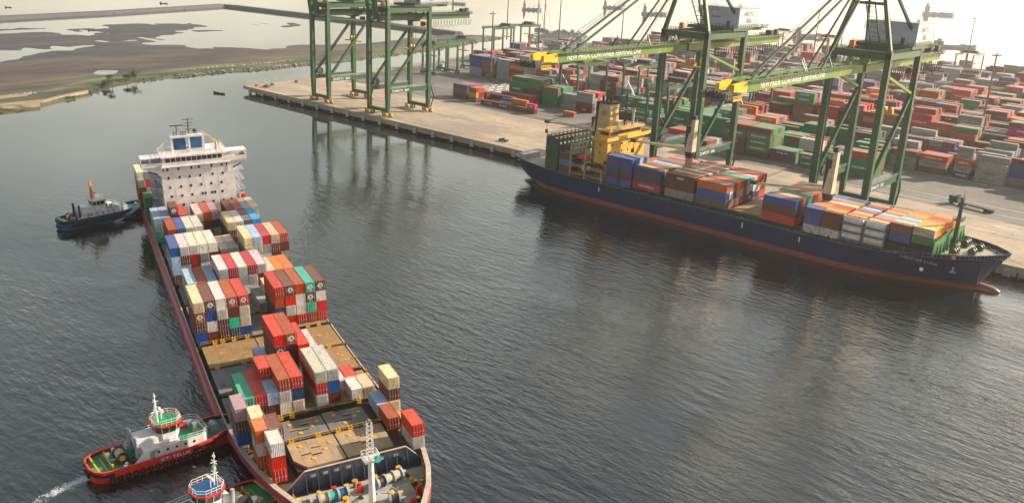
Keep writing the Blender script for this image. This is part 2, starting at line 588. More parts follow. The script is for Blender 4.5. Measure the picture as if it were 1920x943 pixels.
def paving(name, c1, c2, stain, joint, w, h, seed):
    m, t, b = nodes(name)
    g = t.nodes.new('ShaderNodeNewGeometry')
    br = t.nodes.new('ShaderNodeTexBrick')
    br.offset = 0.0
    br.inputs['Scale'].default_value = 1.0
    br.inputs['Mortar Size'].default_value = 0.07
    br.inputs['Brick Width'].default_value = w
    br.inputs['Row Height'].default_value = h
    br.inputs['Color1'].default_value = (*c1, 1)
    br.inputs['Color2'].default_value = (*c2, 1)
    br.inputs['Mortar'].default_value = (*joint, 1)
    t.links.new(g.outputs['Position'], br.inputs['Vector'])
    mp = t.nodes.new('ShaderNodeMapping')
    mp.inputs['Scale'].default_value = (0.02, 0.05, 0.05)
    mp.inputs['Location'].default_value = (seed, seed, 0)
    t.links.new(g.outputs['Position'], mp.inputs[0])
    n1 = noise(t, 1.0, 6.0, 0.65, mp.outputs[0])
    n2 = noise(t, 0.35, 5.0, 0.7, g.outputs['Position'])
    c = mixc(t, math_node(t, 'MULTIPLY', ramp(t, n1, 0.40, 0.60), 0.9), br.outputs[0], stain)
    c = mixc(t, math_node(t, 'MULTIPLY', ramp(t, n2, 0.52, 0.70), 0.6), c, tuple(x * 0.5 for x in stain))
    t.links.new(c, b.inputs['Base Color'])
    b.inputs['Roughness'].default_value = 0.85
    return m

m_apron = paving('apron_concrete', (0.38, 0.295, 0.205), (0.31, 0.245, 0.175), (0.20, 0.165, 0.13), (0.11, 0.09, 0.07), 12.0, 7.5, 3.0)
m_yardp = paving('yard_asphalt', (0.15, 0.135, 0.12), (0.125, 0.115, 0.105), (0.08, 0.075, 0.07), (0.065, 0.06, 0.055), 12.0, 6.0, 9.0)
mb = MB()
mb.prism(YARD, 2.5, 4.0)
quay = tag(mb.build('quay_ground', m_apron), kind='structure')
mb = MB()
mb.prism([(x + (5 if x < 0 else 0), y + (14 if y < 400 else -3)) for x, y in YARD], -4.0, 2.5)
mb.build('bank_wall', M_PILE, quay)
mb = MB()
mb.prism([(-505, 392), (-523, 455), (-560, 572), (-582, 636), (-577, 699), (-588, 745), (-579, 817), (-577, 862), (-523, 919), (-428, 944), (-327, 974), (-185, 847), (157, 847), (157, 374), (-60, 374), (-160, 386)], 4.0, 4.006)
tag(mb.build('yard_road', m_yardp), kind='structure')
mb = MB()
for y in (325.0, 355.0):
    for dy in (-0.55, 0.55):
        mb.box(-505, 158, y + dy - 0.12, y + dy + 0.12, 4.0, 4.012)
mb.build('crane_rail', paint('rusty_rail', (0.10, 0.06, 0.035), 0.6, scale=1.0), quay)
mb = MB()
mb.box(-300, 158, 437.7, 438.2, 4.006, 4.012)
mb.box(-505, 158, 397.8, 398.1, 4.006, 4.012)
mb.box(-165, 158, 386.0, 386.25, 4.006, 4.012)
for x in range(-470, 150, 26):
    mb.box(x, x + 13, 366.8, 367.1, 4.0, 4.01)
mb.build('painted_line', paint('worn_white_road_paint', (0.62, 0.60, 0.55), 0.8, (0.25, 0.23, 0.2), 0.9, 0.4), quay)
mb = MB()
mb.box(-511, 160, 318.6, 319.0, 4.0, 4.28)
mb.build('quay_kerb', paint('yellow_brown_kerb', (0.30, 0.19, 0.06), 0.7, (0.08, 0.07, 0.05), 0.6, 0.6), quay)
pile_me = MB().tube((0, 0, -4), (0, 0, 2.5), 0.75, n=8).mesh('pile', M_PILE)
fend_me = MB().box(-1.1, 1.1, -0.55, 0, -2.6, 0.2).mesh('fender', M_FEND)
px = [x for x in range(-507, -255, 7)] + [x for x in range(-66, 0, 7)]
for x in px:
    place('pile', pile_me, quay, T((x, 321.0, 0)))
for x in px[::2]:
    place('fender', fend_me, quay, T((x + 3.5, 318.5, 3.2)))
mb = MB()
for x in range(-504, -250, 7):
    mb.box(x, x + 6.6, 319.0, 324.0, 1.4, 2.5)
for x in range(-66, 60, 7):
    mb.box(x, x + 6.2, 318.7, 324.0, 0.9, 2.5)
mb.build('quay_beam', M_CONC, quay)

# fence along the open end of the quay
ft = thing('quay_fence', 'thin wire fence along the open far end of the wharf', 'fence')
pmb = MB()
A, B = Vector((-510.4, 320.5, 4.0)), Vector((-533.5, 450, 4.0))
for i in range(34):
    p = A.lerp(B, i / 33)
    pmb.beam(p, p + Vector((0, 0, 3.0)), 0.16)
split_build(pmb, 'fence_post', M_GREYP, ft)
wmb = MB()
for z in (0.6, 1.4, 2.2, 2.9):
    wmb.beam(A + Vector((0, 0, z)), B + Vector((0, 0, z)), 0.05)
wmb.build('fence_wires', M_GREYP, ft)

# --- mudflats beyond the channel
def vnoise(X, Y, s, seed):
    rs = np.random.RandomState(seed)
    G = rs.rand(128, 128)
    x, y = X / s, Y / s
    xi, yi = np.floor(x).astype(int), np.floor(y).astype(int)
    fx, fy = x - xi, y - yi
    fx, fy = fx * fx * (3 - 2 * fx), fy * fy * (3 - 2 * fy)
    g = lambda i, j: G[i % 128, j % 128]
    return (g(xi, yi) * (1 - fx) + g(xi + 1, yi) * fx) * (1 - fy) + (g(xi, yi + 1) * (1 - fx) + g(xi + 1, yi + 1) * fx) * fy

def sdist(X, Y, poly):
    P = np.array(poly, float)
    d = np.full(X.shape, 1e9)
    ins = np.zeros(X.shape, bool)
    for i in range(len(P)):
        a, b = P[i], P[(i + 1) % len(P)]
        e = b - a
        t_ = np.clip(((X - a[0]) * e[0] + (Y - a[1]) * e[1]) / (e @ e + 1e-9), 0, 1)
        d = np.minimum(d, np.hypot(X - a[0] - t_ * e[0], Y - a[1] - t_ * e[1]))
        c = ((a[1] > Y) != (b[1] > Y)) & (X < (b[0] - a[0]) * (Y - a[1]) / (b[1] - a[1] + 1e-12) + a[0])
        ins ^= c
    return np.where(ins, d, -d)

LAND = [(-520, 177), (-519, 181), (-528, 203), (-536, 219), (-550, 238), (-565, 255), (-581, 283), (-590, 311), (-590, 331), (-596, 362), (-594, 382), (-600, 424), (-605, 470), (-624, 556), (-638, 616), (-668, 699), (-685, 755), (-713, 746), (-731, 731), (-727, 667), (-716, 612), (-710, 577), (-715, 520), (-710, 469), (-717, 461), (-740, 424), (-773, 428), (-782, 407), (-807, 420), (-808, 380), (-827, 419), (-864, 465), (-911, 548), (-937, 522), (-954, 469), (-926, 396), (-867, 386), (-871, 359), (-908, 356), (-901, 316), (-912, 303), (-860, 150), (-510, 100)]
SHORE = LAND[1:17]
CHAN = [(-800, 230), (-785, 259), (-783, 273), (-776, 288), (-790, 350), (-767, 318), (-754, 292), (-733, 268), (-722, 250), (-712, 225)]
POND = [(-635, 278), (-644, 288), (-639, 299), (-625, 290), (-622, 282), (-627, 276)]
ISL = [[(-940, 318), (-953, 353), (-938, 381), (-934, 364), (-932, 327), (-931, 315)], [(-882, 487), (-867, 527), (-861, 510), (-859, 485)],
       [(-928, 590), (-918, 621), (-898, 611), (-902, 587)], [(-869, 583), (-913, 637), (-884, 640), (-869, 606)]]
nx, ny = 165, 190
gx, gy = np.linspace(-990, -505, nx), np.linspace(110, 765, ny)
X, Y = np.meshgrid(gx, gy)
wob = (vnoise(X, Y, 34, 1) - 0.5) * 26 + (vnoise(X, Y, 11, 2) - 0.5) * 12
land0 = sdist(X, Y, LAND)
sh = np.full(X.shape, 1e9)
for a, b in zip(SHORE, SHORE[1:]):
    a, b = np.array(a, float), np.array(b, float)
    e = b - a
    t_ = np.clip(((X - a[0]) * e[0] + (Y - a[1]) * e[1]) / (e @ e), 0, 1)
    sh = np.minimum(sh, np.hypot(X - a[0] - t_ * e[0], Y - a[1] - t_ * e[1]))
keep = np.clip(sh / 40.0, 0.10, 1)
sd = land0 + wob * keep
sd = np.minimum(sd, -sdist(X, Y, CHAN) + wob * 0.35)
for isl in ISL:
    sd = np.maximum(sd, sdist(X, Y, isl) + wob * 0.35)
sd = np.minimum(sd, -sdist(X, Y, POND) + 0.12 * wob)
streak = vnoise(X * 0.6, Y * 2.2, 26, 5)
inner = np.clip((sh - 70) / 120, 0, 1)
sd = sd - inner * np.clip(streak - 0.62, 0, 1) * 90
Z = np.clip(sd * 0.05, -0.9, 0.55) + np.clip((60 - sh) / 60, 0, 1) * np.clip(sd * 0.25, 0, 1.6)
Z += (vnoise(X, Y, 9, 7) - 0.5) * 0.12
n_big, n_mid = vnoise(X, Y, 60, 9), vnoise(X * 1.5, Y * 0.5, 14, 12)
mud = np.array([0.030, 0.022, 0.019])
mud2 = np.array([0.068, 0.046, 0.031])
wet = np.array([0.030, 0.028, 0.033])
grn = np.array([0.050, 0.056, 0.024])
snd = np.array([0.17, 0.11, 0.06])
k = np.clip(n_big * 1.5 - 0.3 + (n_mid - 0.5) * 0.8, 0, 1)[..., None]
Cc = mud * (1 - k) + mud2 * k
far_k = np.clip((sh - 95 + (n_big - 0.5) * 90) / 90, 0, 1)[..., None]
Cc = Cc * (1 - far_k) + wet * far_k
low = np.clip(1 - sd / 14, 0, 1)[..., None] * np.clip((sh - 15) / 20, 0, 1)[..., None]
Cc = Cc * (1 - low * 0.7) + wet * low * 0.7
gk = np.clip((42 - sh + (n_mid - 0.5) * 34) / 14, 0, 1)[..., None]
Cc = Cc * (1 - gk) + (grn * (0.7 + 0.7 * n_mid[..., None])) * gk
pk = np.clip(1 - np.abs(sh - 20 - 8 * (n_big - 0.5)) / 3.0, 0, 1)[..., None] * np.clip(n_mid * 2.4 - 0.5, 0, 1)[..., None]
Cc = Cc * (1 - pk) + snd * pk
me = bpy.data.meshes.new('mudflat')
vs = np.stack([X, Y, Z], -1).reshape(-1, 3)
fs = []
Zf = Z
for j in range(ny - 1):
    for i in range(nx - 1):
        if max(Zf[j, i], Zf[j, i + 1], Zf[j + 1, i], Zf[j + 1, i + 1]) > -0.85:
            a = j * nx + i
            fs.append((a, a + 1, a + nx + 1, a + nx))
me.from_pydata(vs.tolist(), [], fs)
at = me.color_attributes.new('Col', 'FLOAT_COLOR', 'POINT')
at.data.foreach_set('color', np.concatenate([Cc.reshape(-1, 3), np.ones((nx * ny, 1))], 1).astype(np.float32).ravel())
me.polygons.foreach_set('use_smooth', [True] * len(me.polygons))
mm, mt, mbn = nodes('mudflat_ground')
at_ = mt.nodes.new('ShaderNodeAttribute')
at_.attribute_name = 'Col'
gg = mt.nodes.new('ShaderNodeNewGeometry')
nn = noise(mt, 0.25, 8.0, 0.7, gg.outputs['Position'])
hv = mt.nodes.new('ShaderNodeHueSaturation')
mt.links.new(at_.outputs['Color'], hv.inputs['Color'])
mp_ = mt.nodes.new('ShaderNodeMapping')
mp_.inputs['Scale'].default_value = (0.05, 0.014, 0.05)
mp_.inputs['Rotation'].default_value = (0, 0, 0.35)
mt.links.new(gg.outputs['Position'], mp_.inputs[0])
n_s = noise(mt, 1.0, 7.0, 0.7, mp_.outputs[0])
mt.links.new(math_node(mt, 'MULTIPLY', math_node(mt, 'ADD', math_node(mt, 'MULTIPLY', nn, 1.3), 0.35), math_node(mt, 'ADD', math_node(mt, 'MULTIPLY', ramp(mt, n_s, 0.35, 0.65), 1.3), 0.4)), hv.inputs['Value'])
mt.links.new(hv.outputs[0], mbn.inputs['Base Color'])
mbn.inputs['Roughness'].default_value = 0.75
me.materials.append(mm)
tag(place('mudflat_ground', me), kind='structure')

def rocks(mb, pts, n, width, rmin, rmax, z=0.0):
    """angular stones heaped along a line"""
    segs = [(Vector((*a, 0)), Vector((*b, 0))) for a, b in zip(pts, pts[1:])]
    L = [(b - a).length for a, b in segs]
    for _ in range(n):
        a, b = R.choices(segs, L)[0]
        d = (b - a).normalized()
        s = R.gauss(0, width / 2.6)
        p = a.lerp(b, R.random()) + Vector((-d.y, d.x, 0)) * s
        r = R.uniform(rmin, rmax)
        h = max(0.0, 1 - abs(s) / width) * z
        M = T((p.x, p.y, h)) @ Matrix.Rotation(R.uniform(0, 6), 4, Vector((R.random(), R.random(), R.random() + 0.1)).normalized())
        mb.box(-r, r, -r * R.uniform(0.5, 1), r * R.uniform(0.5, 1), -r * 0.7, r * 0.7, M=M)

BW = [(-985, 150), (-1032, 343), (-1043, 367), (-1083, 505), (-1153, 691), (-1132, 699), (-1005, 712), (-869, 723), (-797, 727), (-731, 731)]
bw = thing('breakwater', 'long dark rock breakwater crossing the pale bay behind the mudflats', 'breakwater')
mb = MB()
rings = []
for i, p in enumerate(BW):
    a, b = Vector((*BW[max(0, i - 1)], 0)), Vector((*BW[min(len(BW) - 1, i + 1)], 0))
    d = (b - a).normalized()
    nrm = Vector((-d.y, d.x, 0))
    c = Vector((*p, 0))
    rings.append([c + nrm * 9 + Vector((0, 0, -1)), c + nrm * 5 + Vector((0, 0, 3.4)), c - nrm * 5 + Vector((0, 0, 3.4)), c - nrm * 10 + Vector((0, 0, -1))])
mb.loft(rings, closed=True)
mb.build('rubble_core', M_ROCK, bw)
mb = MB()
rocks(mb, BW, 1500, 7.0, 0.4, 1.1, 2.2)
tag(mb.build('armour_stones', M_ROCK, bw), kind='stuff')
mb = MB()
rocks(mb, [(x - 2, y) for x, y in SHORE[6:]], 420, 3.0, 0.25, 0.7, 1.2)
rocks(mb, [(x - 16, y + 4) for x, y in SHORE[7:11]], 180, 2.5, 0.4, 1.0, 1.8)
rocks(mb, [(-553, 178), (-562, 212)], 150, 2.0, 0.5, 1.2, 1.6)
tag(mb.build('riprap_stones', M_STONE), 'pale loose stones strewn along the far bank of the channel', 'stones', kind='stuff')
spit = thing('rock_spit', 'grey rocky spit of land behind the far left stacks', 'spit')
mb = MB()
mb.prism([(-640, 756), (-684, 804), (-699, 853), (-679, 882), (-654, 856), (-635, 805)], -1, 1.6)
mb.prism([(-596, 789), (-607, 833), (-601, 847), (-567, 822)], -1, 1.6)
mb.build('ground', M_ROCK, spit)
mb = MB()
rocks(mb, [(-640, 756), (-684, 804), (-699, 853), (-679, 882), (-654, 856), (-635, 805)], 220, 6, 0.8, 2.2, 1.0)
tag(mb.build('loose_stones', M_STONE, spit), kind='stuff')
for i, (pts, lab) in enumerate((([(-536, 183), (-538, 207), (-548, 222), (-558, 241), (-553, 239), (-543, 220), (-533, 205), (-530, 181)], 'tan concrete landing slab along the near left bank, longest of the slabs'),
                                ([(-524, 178), (-526, 200), (-529, 201), (-527, 178)], 'pale narrow jetty slab at the water edge of the left bank'),
                                ([(-552, 172), (-555, 205), (-559, 205), (-557, 172)], 'dusty slab farthest inland on the left bank'))):
    mb = MB()
    mb.prism(pts, -0.5, 1.9 + 0.25 * i)
    tag(mb.build('concrete_slab', M_SLAB), lab, 'slab', 'slabs on the far bank')

def leaves(mb, c, r, n, s, squash=0.8):
    for _ in range(n):
        d = Vector((R.gauss(0, 1), R.gauss(0, 1), R.gauss(0, 1)))
        d = d.normalized() * r * (R.random() ** 0.45)
        p = Vector(c) + Vector((d.x, d.y, d.z * squash))
        a = Vector((R.uniform(-1, 1), R.uniform(-1, 1), R.uniform(-0.6, 0.6))).normalized() * s * R.uniform(0.6, 1.3)
        b = a.cross(Vector((R.uniform(-1, 1), R.uniform(-1, 1), 1))).normalized() * s * R.uniform(0.4, 0.9)
        mb.add([p - a, p + b * 0.8, p + a, p - b * 0.8], [(0, 1, 2, 3)])

for i, (x, y, h, lab) in enumerate(((-574, 257, 5.5, 'small shore tree nearest the tan slabs, slimmest of the bank trees'), (-577, 263, 8.0, 'tall bushy tree leaning over the far bank beside the smallest tree'),
                                    (-586, 277, 7.0, 'round dark tree on the far bank below the white pond'), (-588, 284, 8.0, 'wide dark tree on the far bank, largest of the four'))):
    tr = thing('shore_tree', lab, 'tree', T((x + 4, y, 0.8)), 'trees on the far bank')
    mb = MB()
    mb.tube((0, 0, -0.6), (0.2, 0.1, h * 0.35), 0.22, 0.14, 6)
    for a in range(4):
        mb.tube((0.2, 0.1, h * 0.3), (math.cos(a * 1.7) * h * 0.25, math.sin(a * 1.7) * h * 0.25, h * 0.72), 0.12, 0.05, 5)
    mb.build('trunk', M_BARK, tr)
    mb = MB()
    for q in range(7):
        leaves(mb, (R.uniform(-1, 1) * h * 0.24, R.uniform(-1, 1) * h * 0.24, h * R.uniform(0.22, 0.75)), h * 0.24, 120, 0.30)
    mb.build('crown', M_LEAF, tr)
mb = MB()
for _ in range(150):
    i = R.randrange(2, len(SHORE) - 1)
    a, b = SHORE[i], SHORE[i + 1] if i + 1 < len(SHORE) else SHORE[i]
    q = R.random()
    x, y = a[0] + (b[0] - a[0]) * q - R.uniform(0, 7) , a[1] + (b[1] - a[1]) * q
    leaves(mb, (x, y, 1.0), R.uniform(0.6, 1.7), 16, 0.45, 0.6)
tag(mb.build('shore_bushes', M_LEAF), 'low green scrub growing along the far bank', 'bushes', kind='stuff')

# ================================================================ CONTAINERS
CC = {'M': ((0.105, 0.029, 0.023), 'dark maroon'), 'R': ((0.50, 0.028, 0.018), 'bright red'), 'C': ((0.40, 0.018, 0.045), 'crimson'),
      'T': ((0.34, 0.065, 0.032), 'rusty red'), 'O': ((0.62, 0.17, 0.025), 'orange'), 'S': ((0.58, 0.19, 0.10), 'salmon orange'),
      'W': ((0.52, 0.49, 0.46), 'off-white'), 'Y': ((0.60, 0.50, 0.35), 'cream'), 'G': ((0.26, 0.265, 0.265), 'grey'),
      'D': ((0.085, 0.090, 0.105), 'dark grey'), 'B': ((0.018, 0.075, 0.27), 'royal blue'), 'N': ((0.022, 0.040, 0.110), 'navy'),
      'L': ((0.33, 0.42, 0.55), 'pale blue'), 'K': ((0.020, 0.26, 0.47), 'sky blue'), 'E': ((0.055, 0.40, 0.27), 'sea green'),
      'V': ((0.030, 0.175, 0.075), 'green'), 'P': ((0.36, 0.24, 0.26), 'faded mauve'), 'I': ((0.50, 0.035, 0.185), 'magenta'),
      'A': ((0.235, 0.245, 0.25), 'light grey'), 'U': ((0.55, 0.30, 0.06), 'amber'), 'X': ((0.19, 0.085, 0.055), 'brown')}
ORD = ['first', 'second', 'third', 'fourth', 'fifth', 'sixth', 'seventh', 'eighth', 'ninth', 'tenth', 'eleventh', 'twelfth']
CW = 2.44
_CM = {}
def cont_mesh(L, H):
    k = (L, H)
    if k in _CM:
        return _CM[k]
    mb = MB()
    p = 0.10
    mb.box(-L + p / 2, -p / 2, p / 2, CW - p / 2, 0.06, H - 0.05)
    for x in (-L, -p):
        for y in (0, CW - p):
            mb.box(x, x + p, y, y + p, 0, H)
    for y in (0, CW - 0.06):
        mb.box(-L + p, -p, y, y + 0.06, 0.0, 0.15)
        mb.box(-L + p, -p, y, y + 0.06, H - 0.09, H)
    for x in (-L, -0.06):
        mb.box(x, x + 0.06, p, CW - p, 0.0, 0.15)
        mb.box(x, x + 0.06, p, CW - p, H - 0.12, H)
    n = int(L / 0.55)
    st = (L - 0.3) / n
    z0, z1 = 0.15, H - 0.09
    for i in range(n):
        a = -L + 0.15 + i * st
        for y, s in ((p / 2, -1), (CW - p / 2, 1)):
            yo = y + s * 0.042
            mb.add([(a, y, z0), (a + st * 0.22, yo, z0), (a + st * 0.55, yo, z0), (a + st * 0.77, y, z0), (a, y, z1), (a + st * 0.22, yo, z1), (a + st * 0.55, yo, z1), (a + st * 0.77, y, z1)],
                   [(0, 1, 5, 4), (1, 2, 6, 5), (2, 3, 7, 6)] if s < 0 else [(1, 0, 4, 5), (2, 1, 5, 6), (3, 2, 6, 7)])
    st = (CW - 0.24) / 7
    for i in range(7):
        a = 0.12 + i * st
        for x, s in ((-p / 2, 1), (-L + p / 2, -1)):
            xo = x + s * 0.045
            vs = [(x, a, 0.15), (xo, a + st * 0.2, 0.15), (xo, a + st * 0.55, 0.15), (x, a + st * 0.75, 0.15), (x, a, H - 0.12), (xo, a + st * 0.2, H - 0.12), (xo, a + st * 0.55, H - 0.12), (x, a + st * 0.75, H - 0.12)]
            mb.add(vs, [(0, 1, 5, 4), (1, 2, 6, 5), (2, 3, 7, 6)] if s > 0 else [(1, 0, 4, 5), (2, 1, 5, 6), (3, 2, 6, 7)])
    n = int(L / 0.9)
    for i in range(n):
        a = -L + 0.3 + i * (L - 0.6) / n
        mb.box(a, a + 0.45, 0.12, CW - 0.12, H - 0.05, H - 0.025)
    _CM[k] = mb.mesh('container', M_CONT)
    return _CM[k]

def door_mesh(H, side):
    k = ('door', H, side)
    if k in _CM:
        return _CM[k]
    mb = MB()
    y0, y1 = (0.11, 1.205) if side == 0 else (1.235, 2.33)
    mb.box(-0.03, 0.035, y0, y1, 0.17, H - 0.14)
    for i in range(3):
        z = 0.4 + i * (H - 0.7) / 3
        mb.box(0.035, 0.05, y0 + 0.1, y1 - 0.1, z, z + (H - 0.7) / 3 - 0.25)
    for y in (y0 + 0.26, y1 - 0.26):
        mb.tube((0.085, y, 0.12), (0.085, y, H - 0.1), 0.032, n=5, mi=1)
        mb.box(0.05, 0.12, y - 0.05, y + 0.22, 1.0, 1.07, 1)
    _CM[k] = mb.mesh('door', [M_CONT, M_BAR])
    return _CM[k]

def emblem_mesh():
    """white round emblem with a slanted cut and short word under it"""
    if 'emb' in _CM:
        return _CM['emb']
    mb = MB()
    n = 20
    for a0, a1, r0, r1 in ((0.5, 5.3, 0.28, 0.52), (-0.5, 0.35, 0.10, 0.52), (2.2, 4.4, 0.02, 0.2)):
        k = max(3, int((a1 - a0) / 0.3))
        vs, fs = [], []
        for i in range(k + 1):
            t = a0 + (a1 - a0) * i / k
            vs += [(0, r0 * math.cos(t), r0 * math.sin(t)), (0, r1 * math.cos(t), r1 * math.sin(t))]
        fs = [(2 * i, 2 * i + 1, 2 * i + 3, 2 * i + 2) for i in range(k)]
        mb.add(vs, fs)
        mb.v = [(x, y, z) for x, y, z in mb.v]
    src = text_mesh('TEX')
    o = len(mb.v)
    mb.v += [(0.0, v.co.x * 0.34, v.co.y * 0.30 - 0.98) for v in src.vertices]
    for f in src.polygons:
        mb.f.append(tuple(i + o for i in f.vertices))
        mb.m.append(0)
        mb.c.append(None)
    _CM['emb'] = mb.mesh('emblem', M_LETTER)
    return _CM['emb']

NCONT = [0]
FILL = MB()
MASS = set([24,43,50,51,54,55,58,59,62,63,65,66,68,69,71,72,74,75,77,79,81,83,84,86,87,90,93,95,96,98,100,102,105,106,109,110,113,114,117,118,122,125,127,128,130,131,133,134,136,137,139,140,142,143,145,146,148,149,152,157,158,159,161,162,167,168,170,171,173,174,176,177,179,180,183,184,189,191,192,193,194,198,202,204,205,207,210,216,217,245,246,251,252,260,261,262,263,264,265,266,276,277,278,279,289,290,291,292,293,331,332,333,335,339,340,341,342,343,344,345,346,347,369,379,389,392,393,394,395,396,397,398,399,403,404,405,406,407,408,414,415,416,417,418,424,425,426,427,428,431,432,433,436,440,441,442,446,447,453,464,466,470,471,475])
def container(M, L, H, code, label, group, door=True, emb=False, text=None, tside=None, tcol=None, yellow=None):
    """one container: corrugated shell with its pair of doors at the +x end"""
    base = CC[code][0]
    v = R.uniform(0.85, 1.15)
    col = (base[0] * v, base[1] * v * R.uniform(0.93, 1.07), base[2] * v * R.uniform(0.93, 1.07), 1.0)
    NCONT[0] += 1
    if NCONT[0] in MASS:          # shows too little in the photo: goes into the one mass of containers
        FILL.box(-L + 0.02, -0.02, 0.02, CW - 0.02, 0.0, H - 0.03, col=col[:3], M=M)
        return None
    o = place('shipping_container', cont_mesh(L, H))
    o.matrix_world = M
    o['serial'] = NCONT[0]
    o.color = col
    tag(o, label, 'container', group)
    if door:
        for s in (0, 1):
            d = place('door', door_mesh(H, s), o)
            d.color = col
    if emb:
        place('emblem', emblem_mesh(), o, T((0.075 if door else 0.03, 1.22 + R.uniform(-0.2, 0.25), H * 0.56)) @ Matrix.Diagonal((1, 1.25, 1.25, 1)))
    if text:
        lettering(text, o, (-L / 2, -0.004, H * 0.36), (1, 0, 0), (0, 0, 1), 0.95, min(L * 0.62, 0.95 * len(text)), tcol or M_LETTER)
    return o

def word_label(code, col_word, tier_word, phrase, n_words=16):
    s = f'{CC[code][1]} container, {col_word}, {tier_word}, {phrase}'
    return s

def tier_words(i, n):
    """name of tier i counted from the top (0) of n"""
    if n == 1:
        return 'single tier'
    if i == 0:
        return 'topmost'
    if i == n - 1:
        return 'bottom tier'
    return ORD[i] + ' tier down'

def block(M, phrase, group, u, v0, pitch, L, H, cols, w0=0.0, doors=0.5, embs=(), texts=None, side='tug side'):
    n = len(cols)
    for c, stack in enumerate(cols):
        k = len(stack)
        cw_ = 'the only row' if n == 1 else f'{ORD[c]} row'
        for t, code in enumerate(stack):
            if code == '.':
                continue
            w = w0 + (k - 1 - t) * H
            lab = f'{CC[code][1]} container, ' + ('' if n == 1 else f'{ORD[c]} from {side}, ') + f'{tier_words(t, k)}, {phrase}'
            e = (c, t) in embs
            tx = (texts or {}).get((c, t))
            container(M @ T((u + R.uniform(-0.04, 0.04), v0 + c * pitch + R.uniform(-0.02, 0.02), w)), L, H - 0.012, code, lab, group, door=e or R.random() < doors, emb=e, text=tx)

# ================================================================ RED SHIP
HD1, LI1 = math.radians(-21.7096), math.radians(2.5638)
e1 = Vector((math.cos(HD1), math.sin(HD1), 0))
lat = Vector((-math.sin(HD1), math.cos(HD1), 0))
a1 = lat * math.cos(LI1) + Vector((0, 0, 1)) * math.sin(LI1)
b1 = -lat * math.sin(LI1) + Vector((0, 0, 1)) * math.cos(LI1)
M1 = Matrix(((e1.x, a1.x, b1.x, -180.06), (e1.y, a1.y, b1.y, 96.904), (e1.z, a1.z, b1.z, 4.601), (0, 0, 0, 1)))
ship = thing('container_ship', 'red hulled container ship with tall white bridge, half loaded, tugs at its side', 'ship', M1)
SEC = [(-152, 15.6, 11.5, 7.5, -1.0), (-145, 15.6, 14.5, 11.5, -1.0), (-130, 15.6, 16.0, 15.2, -1.0), (-60, 15.6, 16.1, 15.9, -1.0), (20, 15.6, 16.1, 15.9, -1.0), (38, 15.8, 16.1, 14.8, -0.9),
       (50, 16.3, 16.0, 12.0, -0.6), (58, 16.9, 15.3, 9.2, -0.2), (65, 17.3, 14.2, 6.8, 0.1), (71, 17.6, 12.5, 4.8, 0.3), (76, 17.8, 10.4, 3.2, 0.5), (80, 18.0, 8.0, 2.0, 0.6), (86, 18.2, 4.2, 0.9, 0.9), (91.5, 18.3, 0.5, 0.25, 1.2)]
mb = MB()
rings = []
for u, c, hb, hw, wt in SEC:
    half = [(c - hb, wt), (c - hb, wt - 1.6), (c - (hb * 0.72 + hw * 0.28), -3.2), (c - (hb * 0.25 + hw * 0.75), -5.0), (c - hw, -6.5), (c - hw * 0.8, -10.0)]
    ring = half + [(2 * c - v, w) for v, w in reversed(half)]
    if u < 45:          # the listing side swells out a little towards the water
        ring = [(v - (0.0, 0.35, 0.85, 1.2, 1.2, 0)[k], w) if k < 6 else (v, w) for k, (v, w) in enumerate(ring)]
    rings.append([(u, v, w) for v, w in ring])
mb.loft(rings, closed=False, cap=False)
mb.add(rings[0], [tuple(range(len(rings[0])))])
hull = mb.build('hull', M_REDHULL, ship, smooth=False)
DW = -2.4
mb = MB()
mb.loft([[(u, c - hb + 0.05, DW), (u, c + hb - 0.05, DW)] for u, c, hb, hw, wt in SEC], closed=False, cap=False)
mb.build('deck', M_DECK, ship)
mb = MB()
for s in (-1, 1):
    for (u, c, hb, hw, wt), (u2, c2, hb2, hw2, wt2) in zip(SEC, SEC[1:]):
        w_ = 0.9 if u >= 38 else 0.28
        mb.beam((u, c + s * (hb - w_ / 2), wt), (u2, c2 + s * (hb2 - w_ / 2), wt2), w_, 0.16)
        if u >= 45:   # inner face of the bulwark with its stays
            k = int((u2 - u) / 1.1) + 1
            for i in range(k):
                q = i / k
                uu, cc_, hh, ww = u + (u2 - u) * q, c + (c2 - c) * q, hb + (hb2 - hb) * q, wt + (wt2 - wt) * q
                if u >= 58:
                    mb.plate([(uu, cc_ + s * (hh - 0.15), DW), (uu, cc_ + s * (hh - 1.25), DW), (uu, cc_ + s * (hh - 0.25), ww - 0.1)], (0.14, 0, 0))
mb.build('bulwark_rim', M_RIM, ship)
mb = MB()
for s in (-1, 1):
    for i in range(46):
        u = -128 + i * 3.7
        if R.random() < 0.75:
            mb.box(u, u + R.uniform(1, 2.4), 15.6 + s * 16.13 - 0.02, 15.6 + s * 16.13 + 0.02, -1.3 - R.uniform(0, 0.3), -1.12)
tag(mb.build('paint_stain', paint('pale_scuffs', (0.40, 0.33, 0.33), 0.6, scale=2.0), ship), kind='stuff')
